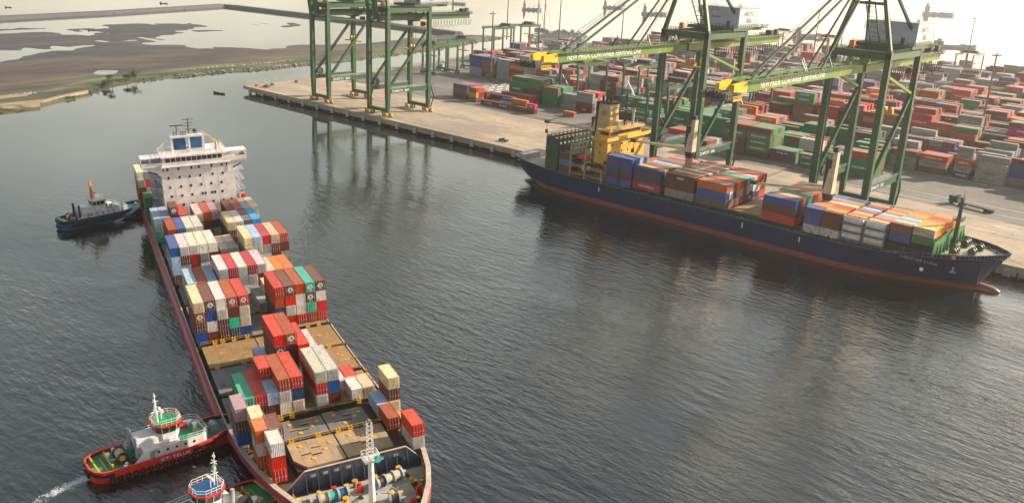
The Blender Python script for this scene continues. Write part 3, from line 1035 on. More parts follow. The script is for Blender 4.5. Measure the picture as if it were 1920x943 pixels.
# coaming and hatch covers
mb = MB()
mb.box(-92.4, 42.5, 1.2, 30.0, DW, -0.5)
mb.prism([(42.5, 7.0), (61.3, 8.4), (61.3, 26.4), (42.5, 27.4)], DW, -0.5)
mb.build('hatch_coaming', M_BLACK, ship)
BAYS = [(-92.0, -80.6), (-78.9, -67.4), (-66.0, -54.6), (-53.6, -41.6), (-38.8, -26.8), (-24.4, -12.8), (-12.2, 0.0), (1.8, 13.6), (14.6, 26.6), (28.6, 40.6)]
for i, (ua, ub) in enumerate(BAYS):
    for v0, v1 in ((0.6, 12.5), (12.75, 18.5), (18.75, 30.6)):
        mat = M_HATCHT if i == 7 or (i in (8, 9) and v0 > 18) else M_HATCHG
        mb = MB()
        mb.box(ua, ub, v0, v1, -0.5, -0.03)
        for q in range(1, 4):
            mb.box(ua, ub, v0 + (v1 - v0) * q / 4 - 0.05, v0 + (v1 - v0) * q / 4 + 0.05, -0.03, -0.012)
        hc = mb.build('hatch_cover', mat, ship)
        if i >= 5:
            mb = MB()
            for _ in range(6):
                x, y = R.uniform(ua + 1, ub - 2), R.uniform(v0 + 0.8, v1 - 1.2)
                mb.box(x, x + 0.3, y, y + 0.55, -0.03, 0.06) if R.random() < 0.6 else mb.box(x, x + 0.18, y, y + 1.8, -0.03, 0.03)
            split_build(mb, 'lashing_socket', M_YELLOW if i < 8 or v0 > 12 else M_BLACK, hc)
for pts, mat in (([(44.0, 8.7), (50.7, 8.5), (50.7, 17.1), (44.0, 17.1)], M_HATCHG), ([(44.0, 17.4), (50.7, 17.4), (50.7, 25.6), (44.0, 25.4)], M_HATCHG),
                 ([(51.9, 8.5), (58.0, 8.4), (61.2, 10.2), (61.2, 17.4), (51.9, 17.4)], M_HATCHP), ([(51.9, 17.7), (61.2, 17.7), (61.2, 26.6), (51.9, 27.0)], M_HATCHP)):
    mb = MB()
    mb.prism(pts, -0.5, 0.0)
    us, vv = [p[0] for p in pts], [p[1] for p in pts]
    for q in range(1, 5):
        y = min(vv) + (max(vv) - min(vv)) * q / 5
        mb.box(min(us) + 0.2, max(us) - 0.2, y - 0.04, y + 0.04, 0.0, 0.02)
    hc = mb.build('hatch_cover', mat, ship)
    mb = MB()
    for fx, fy in ((0.2, 0.25), (0.5, 0.7), (0.75, 0.4), (0.3, 0.85)):
        x, y = min(us) + fx * (max(us) - min(us)), min(vv) + fy * (max(vv) - min(vv))
        mb.tube((x, y, 0), (x, y, 0.10), 0.42, n=10)
        mb.box(x - 1.6, x - 1.42, y - 2.0, y + 0.4, 0.0, 0.08)
    split_build(mb, 'lashing_socket', M_YELLOW, hc)
    mb = MB()
    for fx, fy in ((0.55, 0.3), (0.62, 0.5), (0.35, 0.55)):
        x, y = min(us) + fx * (max(us) - min(us)), min(vv) + fy * (max(vv) - min(vv))
        mb.box(x - 0.2, x + 0.2, y - 0.9, y + 0.9, 0.0, 0.06)
    split_build(mb, 'lashing_slot', M_BLACK, hc)
for u, v0, v1 in ((0.35, 0.0, 31.2), (13.7, 0.6, 31.2), (27.0, 1.0, 31.0), (41.2, 4.0, 31.0), (51.0, 8.0, 31.0), (-13.4, 0, 31.2), (-41.0, 0, 31.2), (-66.0, 0, 31.2)):
    mb = MB()
    mb.box(u + 0.1, u + 0.95, v0, v1, -0.9, 0.15)
    mb.build('lashing_beam', M_BLACK, ship)
    mb = MB()
    y = v0 + 1.0
    while y < v1 - 1:
        if R.random() < 0.55:
            mb.box(u + 0.96, u + 1.15, y, y + 1.0, -0.35, 0.4)
            mb.box(u + 0.2, u + 0.9, y + 0.1, y + 0.35, 0.15, 0.6)
            mb.box(u + 0.2, u + 0.9, y + 0.7, y + 0.95, 0.15, 0.6)
        y += R.uniform(1.6, 3.2)
    mb.rail([(u + 1.05, v0 + 0.5, 0.1), (u + 1.05, v1 - 0.5, 0.1)], 0.9, 0.035, 2.6)
    mb.build('lashing_bracket', M_YELLOW, ship)
# rail-side clutter along both sides
mb = MB()
for u in range(-90, 62, 2):
    for s in (0, 1):
        if R.random() < 0.55:
            c_ = 15.6 if u < 38 else 16.8
            hb = 16.0 if u < 45 else 15.0
            y = c_ + (hb - R.uniform(0.5, 1.6)) * (1 if s else -1)
            h = R.uniform(0.4, 1.9)
            mb.box(u, u + R.uniform(0.2, 0.7), y - 0.15, y + 0.15, DW, DW + h)
split_build(mb, 'rail_post', M_BLACK, ship)
mb = MB()
for u in range(14, 62, 2):
    for q in range(2):
        if R.random() < 0.6:
            y = 31.0 + R.uniform(-0.9, 0.5) if u < 45 else 29.5 + R.uniform(-1.5, 1)
            x = u + R.uniform(0, 1.5)
            mb.box(x, x + 0.5, y - 0.2, y + 0.2, DW, DW + R.uniform(0.8, 3.0))
for u in range(44, 66, 3):
    y = 1.8 + (u - 44) * 0.12
    mb.box(u, u + 0.5, y, y + 0.5, DW, DW + R.uniform(0.6, 1.6))
    mb.beam((u, y, DW + 1), (u + 2.4, y + 0.4, DW + 1), 0.12)
split_build(mb, 'lashing_post', paint('worn_ochre_paint', (0.40, 0.22, 0.04), 0.6, RUST, 0.9, 1.2), ship)
for i, (u0, v0, u1, v1) in enumerate(((51, 26.8, 51, 32), (42.0, 2.0, 42.0, 8))):
    mb = MB()
    mb.box(u0 - 0.6, u0 + 0.6, v0, v1, -0.2, -0.05)
    mb.rail([(u0 - 0.5, v0, 0), (u0 - 0.5, v1, 0)], 1.0, 0.05, 1.3)
    mb.rail([(u0 + 0.5, v0, 0), (u0 + 0.5, v1, 0)], 1.0, 0.05, 1.3)
    mb.build('catwalk', M_YELLOW, ship)

# bow: wave breaker, mast, winches
mb = MB()
mb.plate([(65.0, 4.2, DW), (65.0, 8.8, 1.7), (65.0, 27.6, 1.7), (65.0, 31.4, DW)], (-0.25, 0, 0))
for i in range(10):
    v = 8.8 + i * 2.09
    mb.plate([(65.0, v, DW), (66.3, v, DW), (65.2, v, 1.65)], (0, 0.12, 0))
for v, top in ((6.4, -0.4), (29.6, -0.5)):
    mb.plate([(65.0, v, DW), (66.0, v, DW), (65.15, v, top)], (0, 0.12, 0))
wbk = mb.build('wave_breaker', M_SLATE, ship)
mb = MB()
mb.beam((65.0, 8.8, 1.75), (65.0, 27.6, 1.75), 0.34, 0.14)
mb.beam((65.0, 4.2, DW), (65.0, 8.8, 1.75), 0.34, 0.14)
mb.beam((65.0, 31.4, DW), (65.0, 27.6, 1.75), 0.34, 0.14)
mb.build('capping', M_RIM, wbk)
mb = MB()
for v in (9.8, 12.0, 14.0, 16.2, 22.4, 25.2):
    mb.box(65.01, 65.06, v, v + 0.9, 0.2, 0.75)
split_build(mb, 'sight_plate', M_RIM, wbk)
for v in (8.9, 25.6):
    mb = MB()
    mb.box(65.01, 65.05, v, v + 1.0, DW, -0.3)
    mb.build('doorway', M_BLACK, wbk)
mb = MB()
mb.tube((74.3, 18.0, DW), (74.3, 18.1, 7.0), 0.62, 0.48, 12)
mast = mb.build('foremast', M_RAILW, ship)
mb = MB()
mb.box(73.2, 75.4, 16.8, 19.4, 6.9, 7.05)
mb.rail([(73.2, 16.8, 7), (75.4, 16.8, 7), (75.4, 19.4, 7), (73.2, 19.4, 7), (73.2, 16.8, 7)], 1.3, 0.05, 0.7)
mb.build('mast_platform', M_RAILW, mast)
mb = MB()
for sx, sy in ((-1, -1), (1, -1), (1, 1), (-1, 1)):
    mb.beam((74.3 + sx * 0.5, 18.1 + sy * 0.5, 7), (74.3 + sx * 0.38, 18.2 + sy * 0.38, 14.2), 0.10)
for i in range(9):
    z = 7.3 + i * 0.8
    for a, b in (((-1, -1), (1, -1)), ((1, -1), (1, 1)), ((1, 1), (-1, 1)), ((-1, 1), (-1, -1))):
        mb.beam((74.3 + a[0] * 0.45, 18.15 + a[1] * 0.45, z), (74.3 + b[0] * 0.45, 18.15 + b[1] * 0.45, z), 0.07)
mb.build('lattice_ladder', M_RAILW, mast)
mb = MB()
mb.tube((75.2, 18.9, 7.6), (75.9, 19.0, 7.6), 0.45, 0.6, 10)
mb.build('fog_horn', M_TEALROPE, mast)
mb = MB()
mb.box(74.1, 74.5, 18.0, 18.4, 14.2, 14.6)
mb.build('mast_light', M_TAN, mast)

def winch(u, v, n, ropes, ang=0.0):
    M = T((u, v, DW)) @ Rz(ang)
    mb = MB()
    for i in range(n + 1):
        mb.box(-0.5, 0.5, i * 1.7 - 0.15, i * 1.7 + 0.15, 0, 1.7)
        mb.tube((0, i * 1.7 - 0.2, 1.3), (0, i * 1.7 + 0.2, 1.3), 1.05, n=12)
    mb.tube((0, -1.0, 1.3), (0, n * 1.7 + 1.0, 1.3), 0.28, n=8)
    mb.box(-1.2, 1.4, -0.8, n * 1.7 + 0.8, 0, 0.18)
    w_ = mb.build('mooring_winch', M_GREYP, ship, M=M)
    for i in range(n):
        mb = MB()
        mb.tube((0, i * 1.7 + 0.25, 1.3), (0, i * 1.7 + 1.45, 1.3), 0.82, n=14)
        mb.build('rope_drum', ropes[i % len(ropes)], w_, smooth=False)
    mb = MB()
    mb.box(-1.5, -0.7, n * 1.7 - 0.2, n * 1.7 + 0.7, 0.2, 1.9)
    mb.tube((-0.9, 0.3, 0.2), (-0.9, 0.3, 2.3), 0.4, n=8)
    split_build(mb, 'gearbox', M_YELLOW, w_)
winch(70.2, 9.8, 3, [M_ROPE, M_TEALROPE, M_BLUE], 0.04)
winch(69.8, 20.3, 3, [M_BLACK, M_ROPE, M_ROPE], 0.25)
winch(75.6, 13.3, 1, [M_DKSTEEL], 0.2)
winch(75.6, 20.8, 1, [M_DKSTEEL], -0.2)
for u, v in ((71.5, 27.0), (71.9, 28.0), (76.5, 25.6), (77.0, 26.5), (74.5, 8.0), (75.0, 9.0), (68.0, 6.6)):
    mb = MB()
    mb.tube((u, v, DW), (u, v, DW + 0.9), 0.32, n=10)
    bo = mb.build('bollard', M_BLACK, ship)
    mb = MB()
    mb.tube((u, v, DW + 0.9), (u, v, DW + 1.02), 0.36, n=10)
    mb.build('bollard_cap', paint('yellow_cap', (0.75, 0.55, 0.02), 0.5, scale=1.0), bo)
mb = MB()
for k in range(4):
    pts = [(71.5 + k * 0.3, 22.5 + k * 0.9, DW + 0.8), (73.5, 24.5 + k * 0.5, DW + 0.2), (75.5 + 0.4 * k, 24.2 + 0.4 * k, DW + 0.12), (78.5, 23.5 + k * 0.3, DW + 0.3)]
    mb.path(pts, 0.09, 5)
    mb.path([(72.5 + k * 0.4, 9.5 + k * 1.2, DW + 0.8), (75.0, 9.0 + k, DW + 0.15), (79.0, 12.0 + k * 0.6, DW + 0.2)], 0.09, 5)
mb.build('mooring_line', M_ROPE, ship)
mb = MB()
mb.box(67.4, 77.0, 26.3, 27.0, DW + 0.02, DW + 0.05)
mb.box(67.4, 77.0, 8.0, 8.7, DW + 0.02, DW + 0.05)
split_build(mb, 'deck_walkway', M_DGREEN, ship)
mb = MB()
mb.loft([[(66.2, 5.2, DW + 0.02), (66.2, 30.6, DW + 0.02)], [(71, 6.2, DW + 0.02), (71, 29.2, DW + 0.02)], [(76, 8.4, DW + 0.02), (76, 27.4, DW + 0.02)], [(82, 13, DW + 0.02), (82, 23.4, DW + 0.02)]], closed=False, cap=False)
mb.build('forecastle_deck', M_DECKG, ship)
for u, v, m_ in ((74.0, 30.0 - 4.0, M_REDP), (73.5, 21.3, M_GREYP), (77.0, 28.0 - 4.2, M_REDP), (68.8, 16.9, M_REDP)):
    mb = MB()
    mb.box(u, u + 0.9, v, v + 0.9, DW, DW + 1.5)
    mb.tube((u + 0.45, v + 0.45, DW + 1.5), (u + 0.45, v + 0.45, DW + 1.9), 0.3, n=8)
    mb.build('deck_locker', m_, ship)
mb = MB()
for s in (0, 1):
    for i in range(8):
        u = 66.5 + i * 1.9
        y = 17.6 + (12.9 - i * 0.95) * (1 if s else -1)
        mb.box(u, u + 0.5, y - 0.25, y + 0.25, DW, DW + R.uniform(0.5, 1.3))
split_build(mb, 'fairlead', M_YELLOW, ship)
mb = MB()
mb.rail([(70, 29.6, DW), (76, 27.6, DW), (80, 25.4, DW)], 1.1, 0.05, 1.0)
mb.build('bow_railing', M_YELLOW, ship)
mb = MB()
mb.rail([(66.2, 6.2, DW), (70, 6.6, DW)], 1.1, 0.05, 1.0)
mb.build('bow_railing', M_YELLOW, ship)
for i in range(26):          # rollers, chocks, drums and lockers crowding the foredeck
    u = R.uniform(67.0, 80.0)
    half = 11.5 - (u - 67) * 0.42
    v = 17.8 + R.uniform(-half, half)
    if abs(v - 18) < 1.2 and abs(u - 74.3) < 1.2:
        continue
    mb = MB()
    s_ = R.uniform(0.25, 0.6)
    if i % 2:
        mb.tube((u, v, DW), (u, v, DW + s_ * 2.2), s_ * 0.7, n=8)
        mb.tube((u, v, DW + s_ * 2.2), (u, v, DW + s_ * 2.6), s_, n=8)
    else:
        mb.box(u - s_, u + s_, v - s_ * 0.7, v + s_ * 0.7, DW, DW + s_ * 1.4)
        mb.beam((u - s_ * 1.6, v, DW + 0.1), (u + s_ * 1.6, v, DW + 0.1), s_ * 2.0, 0.2)
    mb.build('deck_fitting', (M_YELLOW, M_TAN, M_DKSTEEL, M_REDP, M_YELLOW)[i % 5], ship)

# white bridge
SU = -93.0
mb = MB()
mb.box(-107, SU, 4.3, 26.6, DW, 20.2)
brg = mb.build('bridge_tower', M_WHITE, ship)
mb = MB()
for w in (3.2, 6.6, 9.9, 13.2, 16.5):
    mb.box(SU, SU + 0.05, 4.3, 26.6, w, w + 0.07)
for v in (8, 12.5, 17, 21.5):
    mb.box(SU, SU + 0.03, v, v + 0.05, DW, 20.2)
mb.build('weld_seam', M_RAILW, brg)
WIN = [[(4.9,19.2),(6.3,19.2),(9.6,19.2),(13.5,19.2),(15.8,19.2),(19.7,19.2),(22.9,19.2),(24.6,19.2)],[(6.4,16.5),(9.7,16.5),(12.7,16.4),(15.9,16.4),(19.8,16.5),(23.0,16.4)],[(6.5,13.4),(9.8,13.4),(12.8,13.4),(16.0,13.4),(19.1,13.4),(22.3,13.4)],[(6.7,10.4),(9.8,10.4),(12.9,10.4),(16.1,10.4),(17.0,10.4),(19.1,10.4),(20.0,10.4),(22.3,10.4)],[(10.0,7.4),(12.9,7.4),(16.1,7.4),(19.2,7.4),(22.4,7.4),(24.9,7.4)]]
for row in WIN:
    for v, w in row:
        mb = MB()
        mb.box(SU, SU + 0.06, v - 0.30, v + 0.30, w - 0.42, w + 0.42)
        mb.build('window', M_GLASS, brg)
mb = MB()
mb.box(-106, SU + 0.9, 4.8, 24.6, 20.2, 21.5)
mb.box(-106, SU + 0.5, 5.0, 24.2, 21.5, 23.1)
mb.box(-106.4, SU + 1.2, 4.6, 24.8, 23.1, 23.5)
wh = mb.build('wheelhouse', M_WHITE, ship)
for i in range(11):
    v = 6.0 + i * 1.58
    mb = MB()
    mb.box(SU + 0.5, SU + 0.58, v, v + 1.3, 21.65, 22.95)
    mb.build('window', M_GLASS, wh)
mb = MB()
mb.rail([(SU + 1.0, 4.8, 23.5), (SU + 1.0, 24.6, 23.5)], 1.1, 0.05, 1.6)
mb.rail([(-105, 4.8, 23.5), (SU + 1.0, 4.8, 23.5)], 1.1, 0.05, 1.6)
mb.rail([(-105, 24.6, 23.5), (SU + 1.0, 24.6, 23.5)], 1.1, 0.05, 1.6)
mb.beam((SU + 1.0, 4.4, 20.3), (SU + 1.0, 25.6, 20.3), 0.5, 0.35)
mb.build('railing', M_RAILW, wh)
for v0, v1, s in ((-1.3, 4.8, 1), (24.6, 31.0, -1)):
    mb = MB()
    mb.box(-98.5, SU + 0.6, v0, v1, 20.4, 20.7)
    for x in (-98.5, SU + 0.4):
        mb.box(x, x + 0.2, v0, v1, 20.7, 21.8)
    mb.box(-98.5, SU + 0.6, v0 if s > 0 else v1 - 0.2, (v0 + 0.2) if s > 0 else v1, 20.7, 21.8)
    mb.box(-98.0, SU + 0.3, v0, v1, 23.2, 23.45)
    vo, vi = (v0, v1) if s > 0 else (v1, v0)
    for q in (0.02, 0.45):
        y = vo + (vi - vo) * q
        mb.beam((SU + 0.2, y, 21.8), (SU + 0.2, y, 23.2), 0.2)
    mb.plate([(SU - 0.2, vo + s * 0.3, 20.4), (SU - 0.2, vi, 20.4), (SU - 0.2, vi, 16.8), (SU - 0.2, vi - s * 1.4, 18.0)], (0.35, 0, 0))
    wg = mb.build('bridge_wing', M_WHITE, ship)
    mb = MB()
    mb.plate([(SU + 0.16, vo + s * 2.2, 19.3), (SU + 0.16, vo + s * 4.6, 18.3), (SU + 0.16, vo + s * 4.6, 17.8), (SU + 0.16, vo + s * 2.2, 18.8)], (0.04, 0, 0))
    mb.build('wing_slot', M_BLACK, wg)
mb = MB()
for v in (9.2, 14.5, 18.9):
    mb.box(-100.5, -99.6, v - 0.3, v + 0.3, 23.5, 28.0)
mb.box(-101.5, -99.4, 8.8, 19.4, 27.6, 28.2)
mb.beam((-100, 9.0, 28.0), (-100, 3.6, 23.6), 0.35)
mb.rail([(-100, 8.9, 28.2), (-100, 19.2, 28.2)], 0.9, 0.05, 1.5)
mb.build('funnel_portal', M_WHITE, ship)
for v in (10.0, 15.0):
    mb = MB()
    mb.loft([[(-104.6, v, 23.5), (-101.4, v, 23.5), (-101.4, v + 3.6, 23.5), (-104.6, v + 3.6, 23.5)], [(-104.9, v, 27.5), (-101.9, v, 27.5), (-101.9, v + 3.6, 27.5), (-104.9, v + 3.6, 27.5)]])
    mb.build('funnel', M_BLUE, ship)
mb = MB()
mb.tube((-103, 11.4, 28), (-103, 11.4, 30.8), 0.16, n=6)
mb.box(-103.1, -102.8, 9.4, 13.6, 30.8, 31.1)
mb.tube((-103, 15.0, 28), (-103, 15.2, 33.2), 0.22, 0.14, 6)
for z, w_ in ((29.4, 1.3), (30.6, 1.5), (31.5, 1.3), (32.6, 1.8)):
    mb.box(-103.1, -102.9, 15.1 - w_, 15.1 + w_, z, z + 0.14)
for v in (10.2, 11.0, 12.4, 13.1, 13.8):
    mb.tube((-101, v, 28.2), (-101, v, 29.3), 0.28, n=6)
mb.ball((-102, 16.9, 29.0), 0.8, n=8, k=5)
mb.build('radar_mast', M_BLACK, ship)
mb = MB()
mb.tube((-97, 22.4, 23.5), (-97, 22.4, 26.0), 0.5, n=8)
mb.beam((-97, 22.8, 25.6), (-97, 18.2, 29.6), 0.75, 0.75, 0.5, 0.5)
mb.beam((-97, 23.4, 26.4), (-97, 22.6, 24), 0.5)
mb.build('deck_crane', M_CREAM, ship)
mb = MB()
mb.beam((-96, 5.5, 23.5), (-96, 5.2, 26.3), 0.35)
mb.beam((-96, 5.2, 26.0), (-96, 7.4, 23.6), 0.2)
mb.beam((-96, 8.2, 23.5), (-96, 8.2, 25.8), 0.22)
mb.box(-97, -96, 13.2, 14.0, 23.5, 24.4)
mb.build('signal_post', M_CREAM, ship)
for u, v, w in ((-95.5, 1.9, 5.0), (-98.5, 29.3, 6.4)):
    mb = MB()
    mb.loft([[(u - 3.6, v, w + 0.2)] * 8] + [[(u + x, v + r * 1.15 * math.cos(t), w + r * math.sin(t)) for t in [2 * PI * i / 8 for i in range(8)]] for x, r in ((-3.2, 0.6), (-2, 1.1), (1.6, 1.15), (2.8, 0.8), (3.5, 0.25))])
    lb = mb.build('lifeboat', M_REDP, ship, smooth=True)
    mb = MB()
    for x in (-2.6, 2.4):
        mb.beam((u + x, v - 1.2, w - 6), (u + x, v - 1.0, w + 1.6), 0.28)
        mb.beam((u + x, v - 1.0, w + 1.6), (u + x, v + 0.4, w + 2.0), 0.22)
    mb.build('davit', M_RAILW, lb)
for vi, vo in ((4.3, 1.4), (26.6, 30.0)):
    mb = MB()
    ve = vo + 0.1 * (1 if vo < 10 else -1)
    for w in (3.0, 6.3, 9.6, 12.9, 16.2):
        mb.box(-107, -95, min(vi, vo), max(vi, vo), w, w + 0.15)
        mb.rail([(-107, ve, w), (-95, ve, w)], 1.0, 0.06, 2.2)
        mb.beam((-96, (vi + vo) / 2, w - 3.2), (-104, (vi + vo) / 2, w), 0.5, 0.2)
    mb.build('side_stair', M_GREYP, ship)
mb = MB()
mb.box(-150, -108, 1.5, 29.7, DW, -0.4)
mb.build('aft_hatch', M_BLACK, ship)

# cargo of the red ship
G1 = 'containers stacked on the red ship'
TE, FO = 12.19, 6.06
def ship1(phrase, u, v0, pitch, L, cols, **kw):
    block(M1, phrase, G1, u, v0, pitch, L, 2.6, cols, **kw)
ship1('emblem-fronted block on tug side', 0, 0.0, 2.52, TE, ['YTMB', 'MBWM', 'WWMM', 'TMEN', 'RWYB'], embs=((1, 0), (3, 0), (4, 0), (0, 1)))
ship1('emblem-fronted block on far side', -1.3, 18.7, 2.5, TE, ['RTNN', 'MRWR', 'TWWR', 'EMET', 'MWRR'], embs=((1, 0), (3, 0), (4, 0), (3, 1)))
ship1('alone between the two emblem-fronted blocks', -11.9, 17.0, 2.45, TE, ['G'])
ship1('short stack between emblem-fronted blocks', -17.0, 19.4, 2.45, FO, ['YW'])
ship1('white-topped block with one blue row', -41.5, -0.05, 2.47, TE, ['BLLM', 'WMGM', 'WCMM', 'WGWM', 'WMWM'])
ship1('short low pair beside white-topped block', -42.8, 13.0, 2.25, FO, ['GWM', 'GWM'])
ship1('short pair just behind low grey pair', -49.0, 13.0, 2.25, FO, ['YWM', 'YWM'])
ship1('two-high trio tucked below striped block', -26.6, 1.9, 2.5, TE, ['LL', 'TM', 'LW'])
ship1('striped white and crimson block', -26.5, 9.8, 2.46, TE, ['WLM', 'CMW', 'WWW', 'CWW', 'WMM'], doors=0.8)
ship1('low trio beyond striped block', -26.5, 22.2, 2.42, TE, ['YM', 'OR', 'ST'])
ship1('far-side block with crimson centre row', -41.4, 19.4, 2.42, TE, ['YWMM', 'LWWM', 'CGWR', 'YMMM', 'TMGM'])
ship1('four-wide block ending in sky blue', -66.4, 18.9, 2.47, TE, ['YMM', 'WTM', 'DNM', 'KBM'])
ship1('far-side block at bridge foot', -79.3, 21.0, 2.47, TE, ['MMB', 'TMM', 'GDM', 'YWD'])
ship1('centre trio at bridge foot', -79.4, 11.4, 2.47, TE, ['WGM', 'TMC', 'PNG'])
ship1('tall row touching bridge corner', -80.7, 4.4, 2.4, FO + 0.9, ['MMGB'], embs=((0, 0),))
ship1('low row beside tall bridge-corner row', -80.2, 6.85, 2.4, TE, ['RMM'])
ship1('pale pair at rail by lifeboat', -79.9, -0.6, 2.42, TE, ['LGE', 'LDB'])
ship1('four-wide block starting in rusty red', -66.3, 2.1, 2.45, TE, ['TMM', 'BBM', 'WGM', 'WGM'])
ship1('green stack on rail beside bridge', -104.5, -0.8, 2.4, FO + 4.2, ['VVV'])
ship1('cream row inside green rail stack', -106.2, 1.65, 2.2, FO, ['Y'], w0=5.2)
ship1('stack at rail behind bridge', -112.0, -1.8, 2.3, TE, ['YGMMM', 'GRGMM'], w0=1.6)
ship1('tall red pair amid tan hatches', 25.8, 12.7, 2.47, TE, ['RMMM', 'TMMM'], embs=((1, 0), (0, 1)))
ship1('red row beside tall red pair', 26.6, 17.5, 2.4, TE, ['RME'], embs=((0, 1),))
ship1('white row beyond the tall red pair', 25.6, 20.2, 2.4, TE, ['WW'])
ship1('lone box before tall red pair, tug side', 25.0, 10.1, 2.4, TE, ['L'])
ship1('tug-side end of mixed forward block', 40.8, 2.9, 2.4, TE, ['EM'])
ship1('red-topped row beside sea green row', 40.4, 5.35, 2.4, TE, ['RM'])
ship1('short row before bright orange box', 40.6, 7.78, 2.4, FO, ['LM'])
ship1('short box row behind pale blue top', 34.2, 7.6, 2.4, FO, ['RWM'])
ship1('three-high pair of mixed forward block', 40.7, 10.05, 2.5, TE, ['TWW', 'RNY'])
ship1('tall white-topped pair on forward hatch', 40.7, 17.4, 2.5, TE, ['WRW', 'WBM'])
ship1('short white pair at forward hatch edge', 41.4, 24.5, 2.5, FO, ['W', 'Y'])
ship1('short box behind white pair', 36.0, 25.0, 2.4, FO, ['R'])
ship1('short box beside tall white-topped pair', 36.5, 22.4, 2.4, FO, ['W'])
ship1('tall short stack on open-water rail', 49.3, 29.7, 2.4, FO, ['YMY'])
ship1('short box inside tall rail stack', 49.7, 27.25, 2.4, FO, ['L'])
ship1('short box beside dark hatch, open-water side', 55.6, 27.4, 2.4, FO, ['T'])
ship1('short stack nearest bow, open-water rail', 64.2, 29.2, 2.4, FO, ['RW'])
ship1('short stack at tug-side rail, mauve top', 48.9, 0.3, 2.4, FO, ['PMB'])
ship1('short stack next forward of mauve stack', 53.5, 2.4, 2.2, FO - 1.2, ['YMN'])
ship1('salmon stack at tug-side rail', 58.2, 2.2, 2.2, FO - 1.3, ['SWT'])
ship1('maroon stack behind foremost tug-side stack', 59.0, 4.5, 2.2, FO, ['MMM'])
ship1('foremost stack at tug-side rail', 65.0 - 1.2, 3.5 + 0.1, 2.4, FO - 1.0, ['WRR'])

# ================================================================ NAVY SHIP AT THE QUAY
sh2 = thing('container_ship', 'navy hulled container ship with yellow bridge moored along the wharf', 'ship')
C2 = 300.4
S2 = [(-254, 10.0, 2.0, 10.8, 6.5), (-250, 13.5, 5.0, 10.4, 4.0), (-243, 15.4, 9.5, 10.0, 1.0), (-232, 16.0, 14.0, 9.2, -1), (-218, 16.1, 15.8, 8.5, -1), (-190, 16.1, 16.0, 8.2, -1), (-105, 16.1, 15.9, 8.2, -1),
      (-96, 16.1, 14.4, 8.6, -1), (-88, 16.0, 11.5, 9.4, -1), (-81, 15.6, 8.4, 11.3, -1), (-75, 14.2, 6.0, 11.8, -1), (-69, 11.2, 3.6, 12.2, -1), (-64.5, 7.4, 1.9, 12.6, -1), (-61, 3.6, 0.9, 12.9, -1), (-58.8, 0.3, 0.25, 13.1, -1)]
ZB = 1.9
def ring2(x, hb, hw, zt, zb, lo, hi):
    """points of one side between heights lo and hi"""
    out = []
    for k in range(4):
        z = hi + (lo - hi) * k / 3
        q = max(0.0, min(1.0, (z - 0.5) / (zt - 0.5)))
        out.append((x, hw + (hb - hw) * (q ** 0.8), z))
    return out
for nm, lo, hi, m_ in (('hull', ZB, None, M_NAVY), ('boot_topping', -1.5, ZB, M_BOOT)):
    mb = MB()
    rings = []
    for x, hb, hw, zt, zb in S2:
        lo_, hi_ = lo, zt if hi is None else hi
        if zb > 0:
            lo_ = max(lo_, min(zb, (hi_ - 0.05)))
        half = ring2(x, hb, hw, zt, zb, lo_, max(hi_, lo_ + 0.02))
        xo = 0.0
        if x > -66:      # raked stem
            ring = [(x - (13.0 - p[2]) * 0.62 * (x + 66) / 7.2, C2 - p[1], p[2]) for p in half] + [(x - (13.0 - p[2]) * 0.62 * (x + 66) / 7.2, C2 + p[1], p[2]) for p in reversed(half)]
        else:
            ring = [(p[0], C2 - p[1], p[2]) for p in half] + [(p[0], C2 + p[1], p[2]) for p in reversed(half)]
        rings.append(ring)
    mb.loft(rings, closed=False, cap=False)
    mb.add(rings[0], [tuple(range(len(rings[0])))])
    h2 = mb.build(nm, m_, sh2, smooth=False)
mb = MB()
mb.ball((-65.5, C2, 0.1), 2.1, 3.0, 1.0, 0.85, 12, 8)
mb.build('bulbous_bow', M_BOOT, sh2, smooth=True)
mb = MB()
mb.loft([[(x, C2 - hb + 0.1, zt - (0.1 if x < -82 else 1.2)), (x, C2 + hb - 0.1, zt - (0.1 if x < -82 else 1.2))] for x, hb, hw, zt, zb in S2[:-1]], closed=False, cap=False)
mb.build('deck', paint('pale_worn_deck', (0.33, 0.30, 0.24), 0.7, RUST, 0.6, 0.25), sh2)
mb = MB()
for s in (-1, 1):
    for (x, hb, hw, zt, zb), (x2, hb2, hw2, zt2, zb2) in zip(S2, S2[1:]):
        mb.beam((x, C2 + s * (hb - 0.1), zt), (x2, C2 + s * (hb2 - 0.1), zt2), 0.22, 0.22)
        if x >= -81:
            for i in range(5):
                q = i / 5
                xx, hh, zz = x + (x2 - x) * q, hb + (hb2 - hb) * q, zt + (zt2 - zt) * q
                mb.plate([(xx, C2 + s * (hh - 0.1), zz - 1.1), (xx, C2 + s * max(0, hh - 0.9), zz - 1.1), (xx, C2 + s * (hh - 0.15), zz)], (0.15, 0, 0))
mb.build('bulwark_rim', M_SLATE, sh2)
mb = MB()
mb.box(-198, -92.0, 286.6, 314.6, 8.0, 9.7)
mb.box(-92.0, -77.5, 287.5, 313.4, 8.8, 11.5)
mb.build('hatch_coaming', M_BLACK, sh2)
mb = MB()
mb.box(-147.4, -135.4, 286.8, 314.2, 9.7, 10.2)
mb.build('hatch_cover', M_HATCHT, sh2)
mb = MB()
for x in range(-200, -78, 3):
    y = 284.9 if x < -92 else 285.6
    mb.beam((x, y, 8.2), (x, y, 9.8 if x < -92 else 12.5), 0.3)
    if R.random() < 0.6:
        mb.box(x + 0.6, x + 2.0, y - 0.2, y + 0.6, 8.2, 9.0)
split_build(mb, 'rail_stanchion', M_DKSTEEL, sh2)
lettering('LADY OF LUCK', sh2, (-80.5, 284.55, 8.6), (1, -0.02, 0), (0, -0.12, 1), 0.85, 11.5, M_DIMLET)
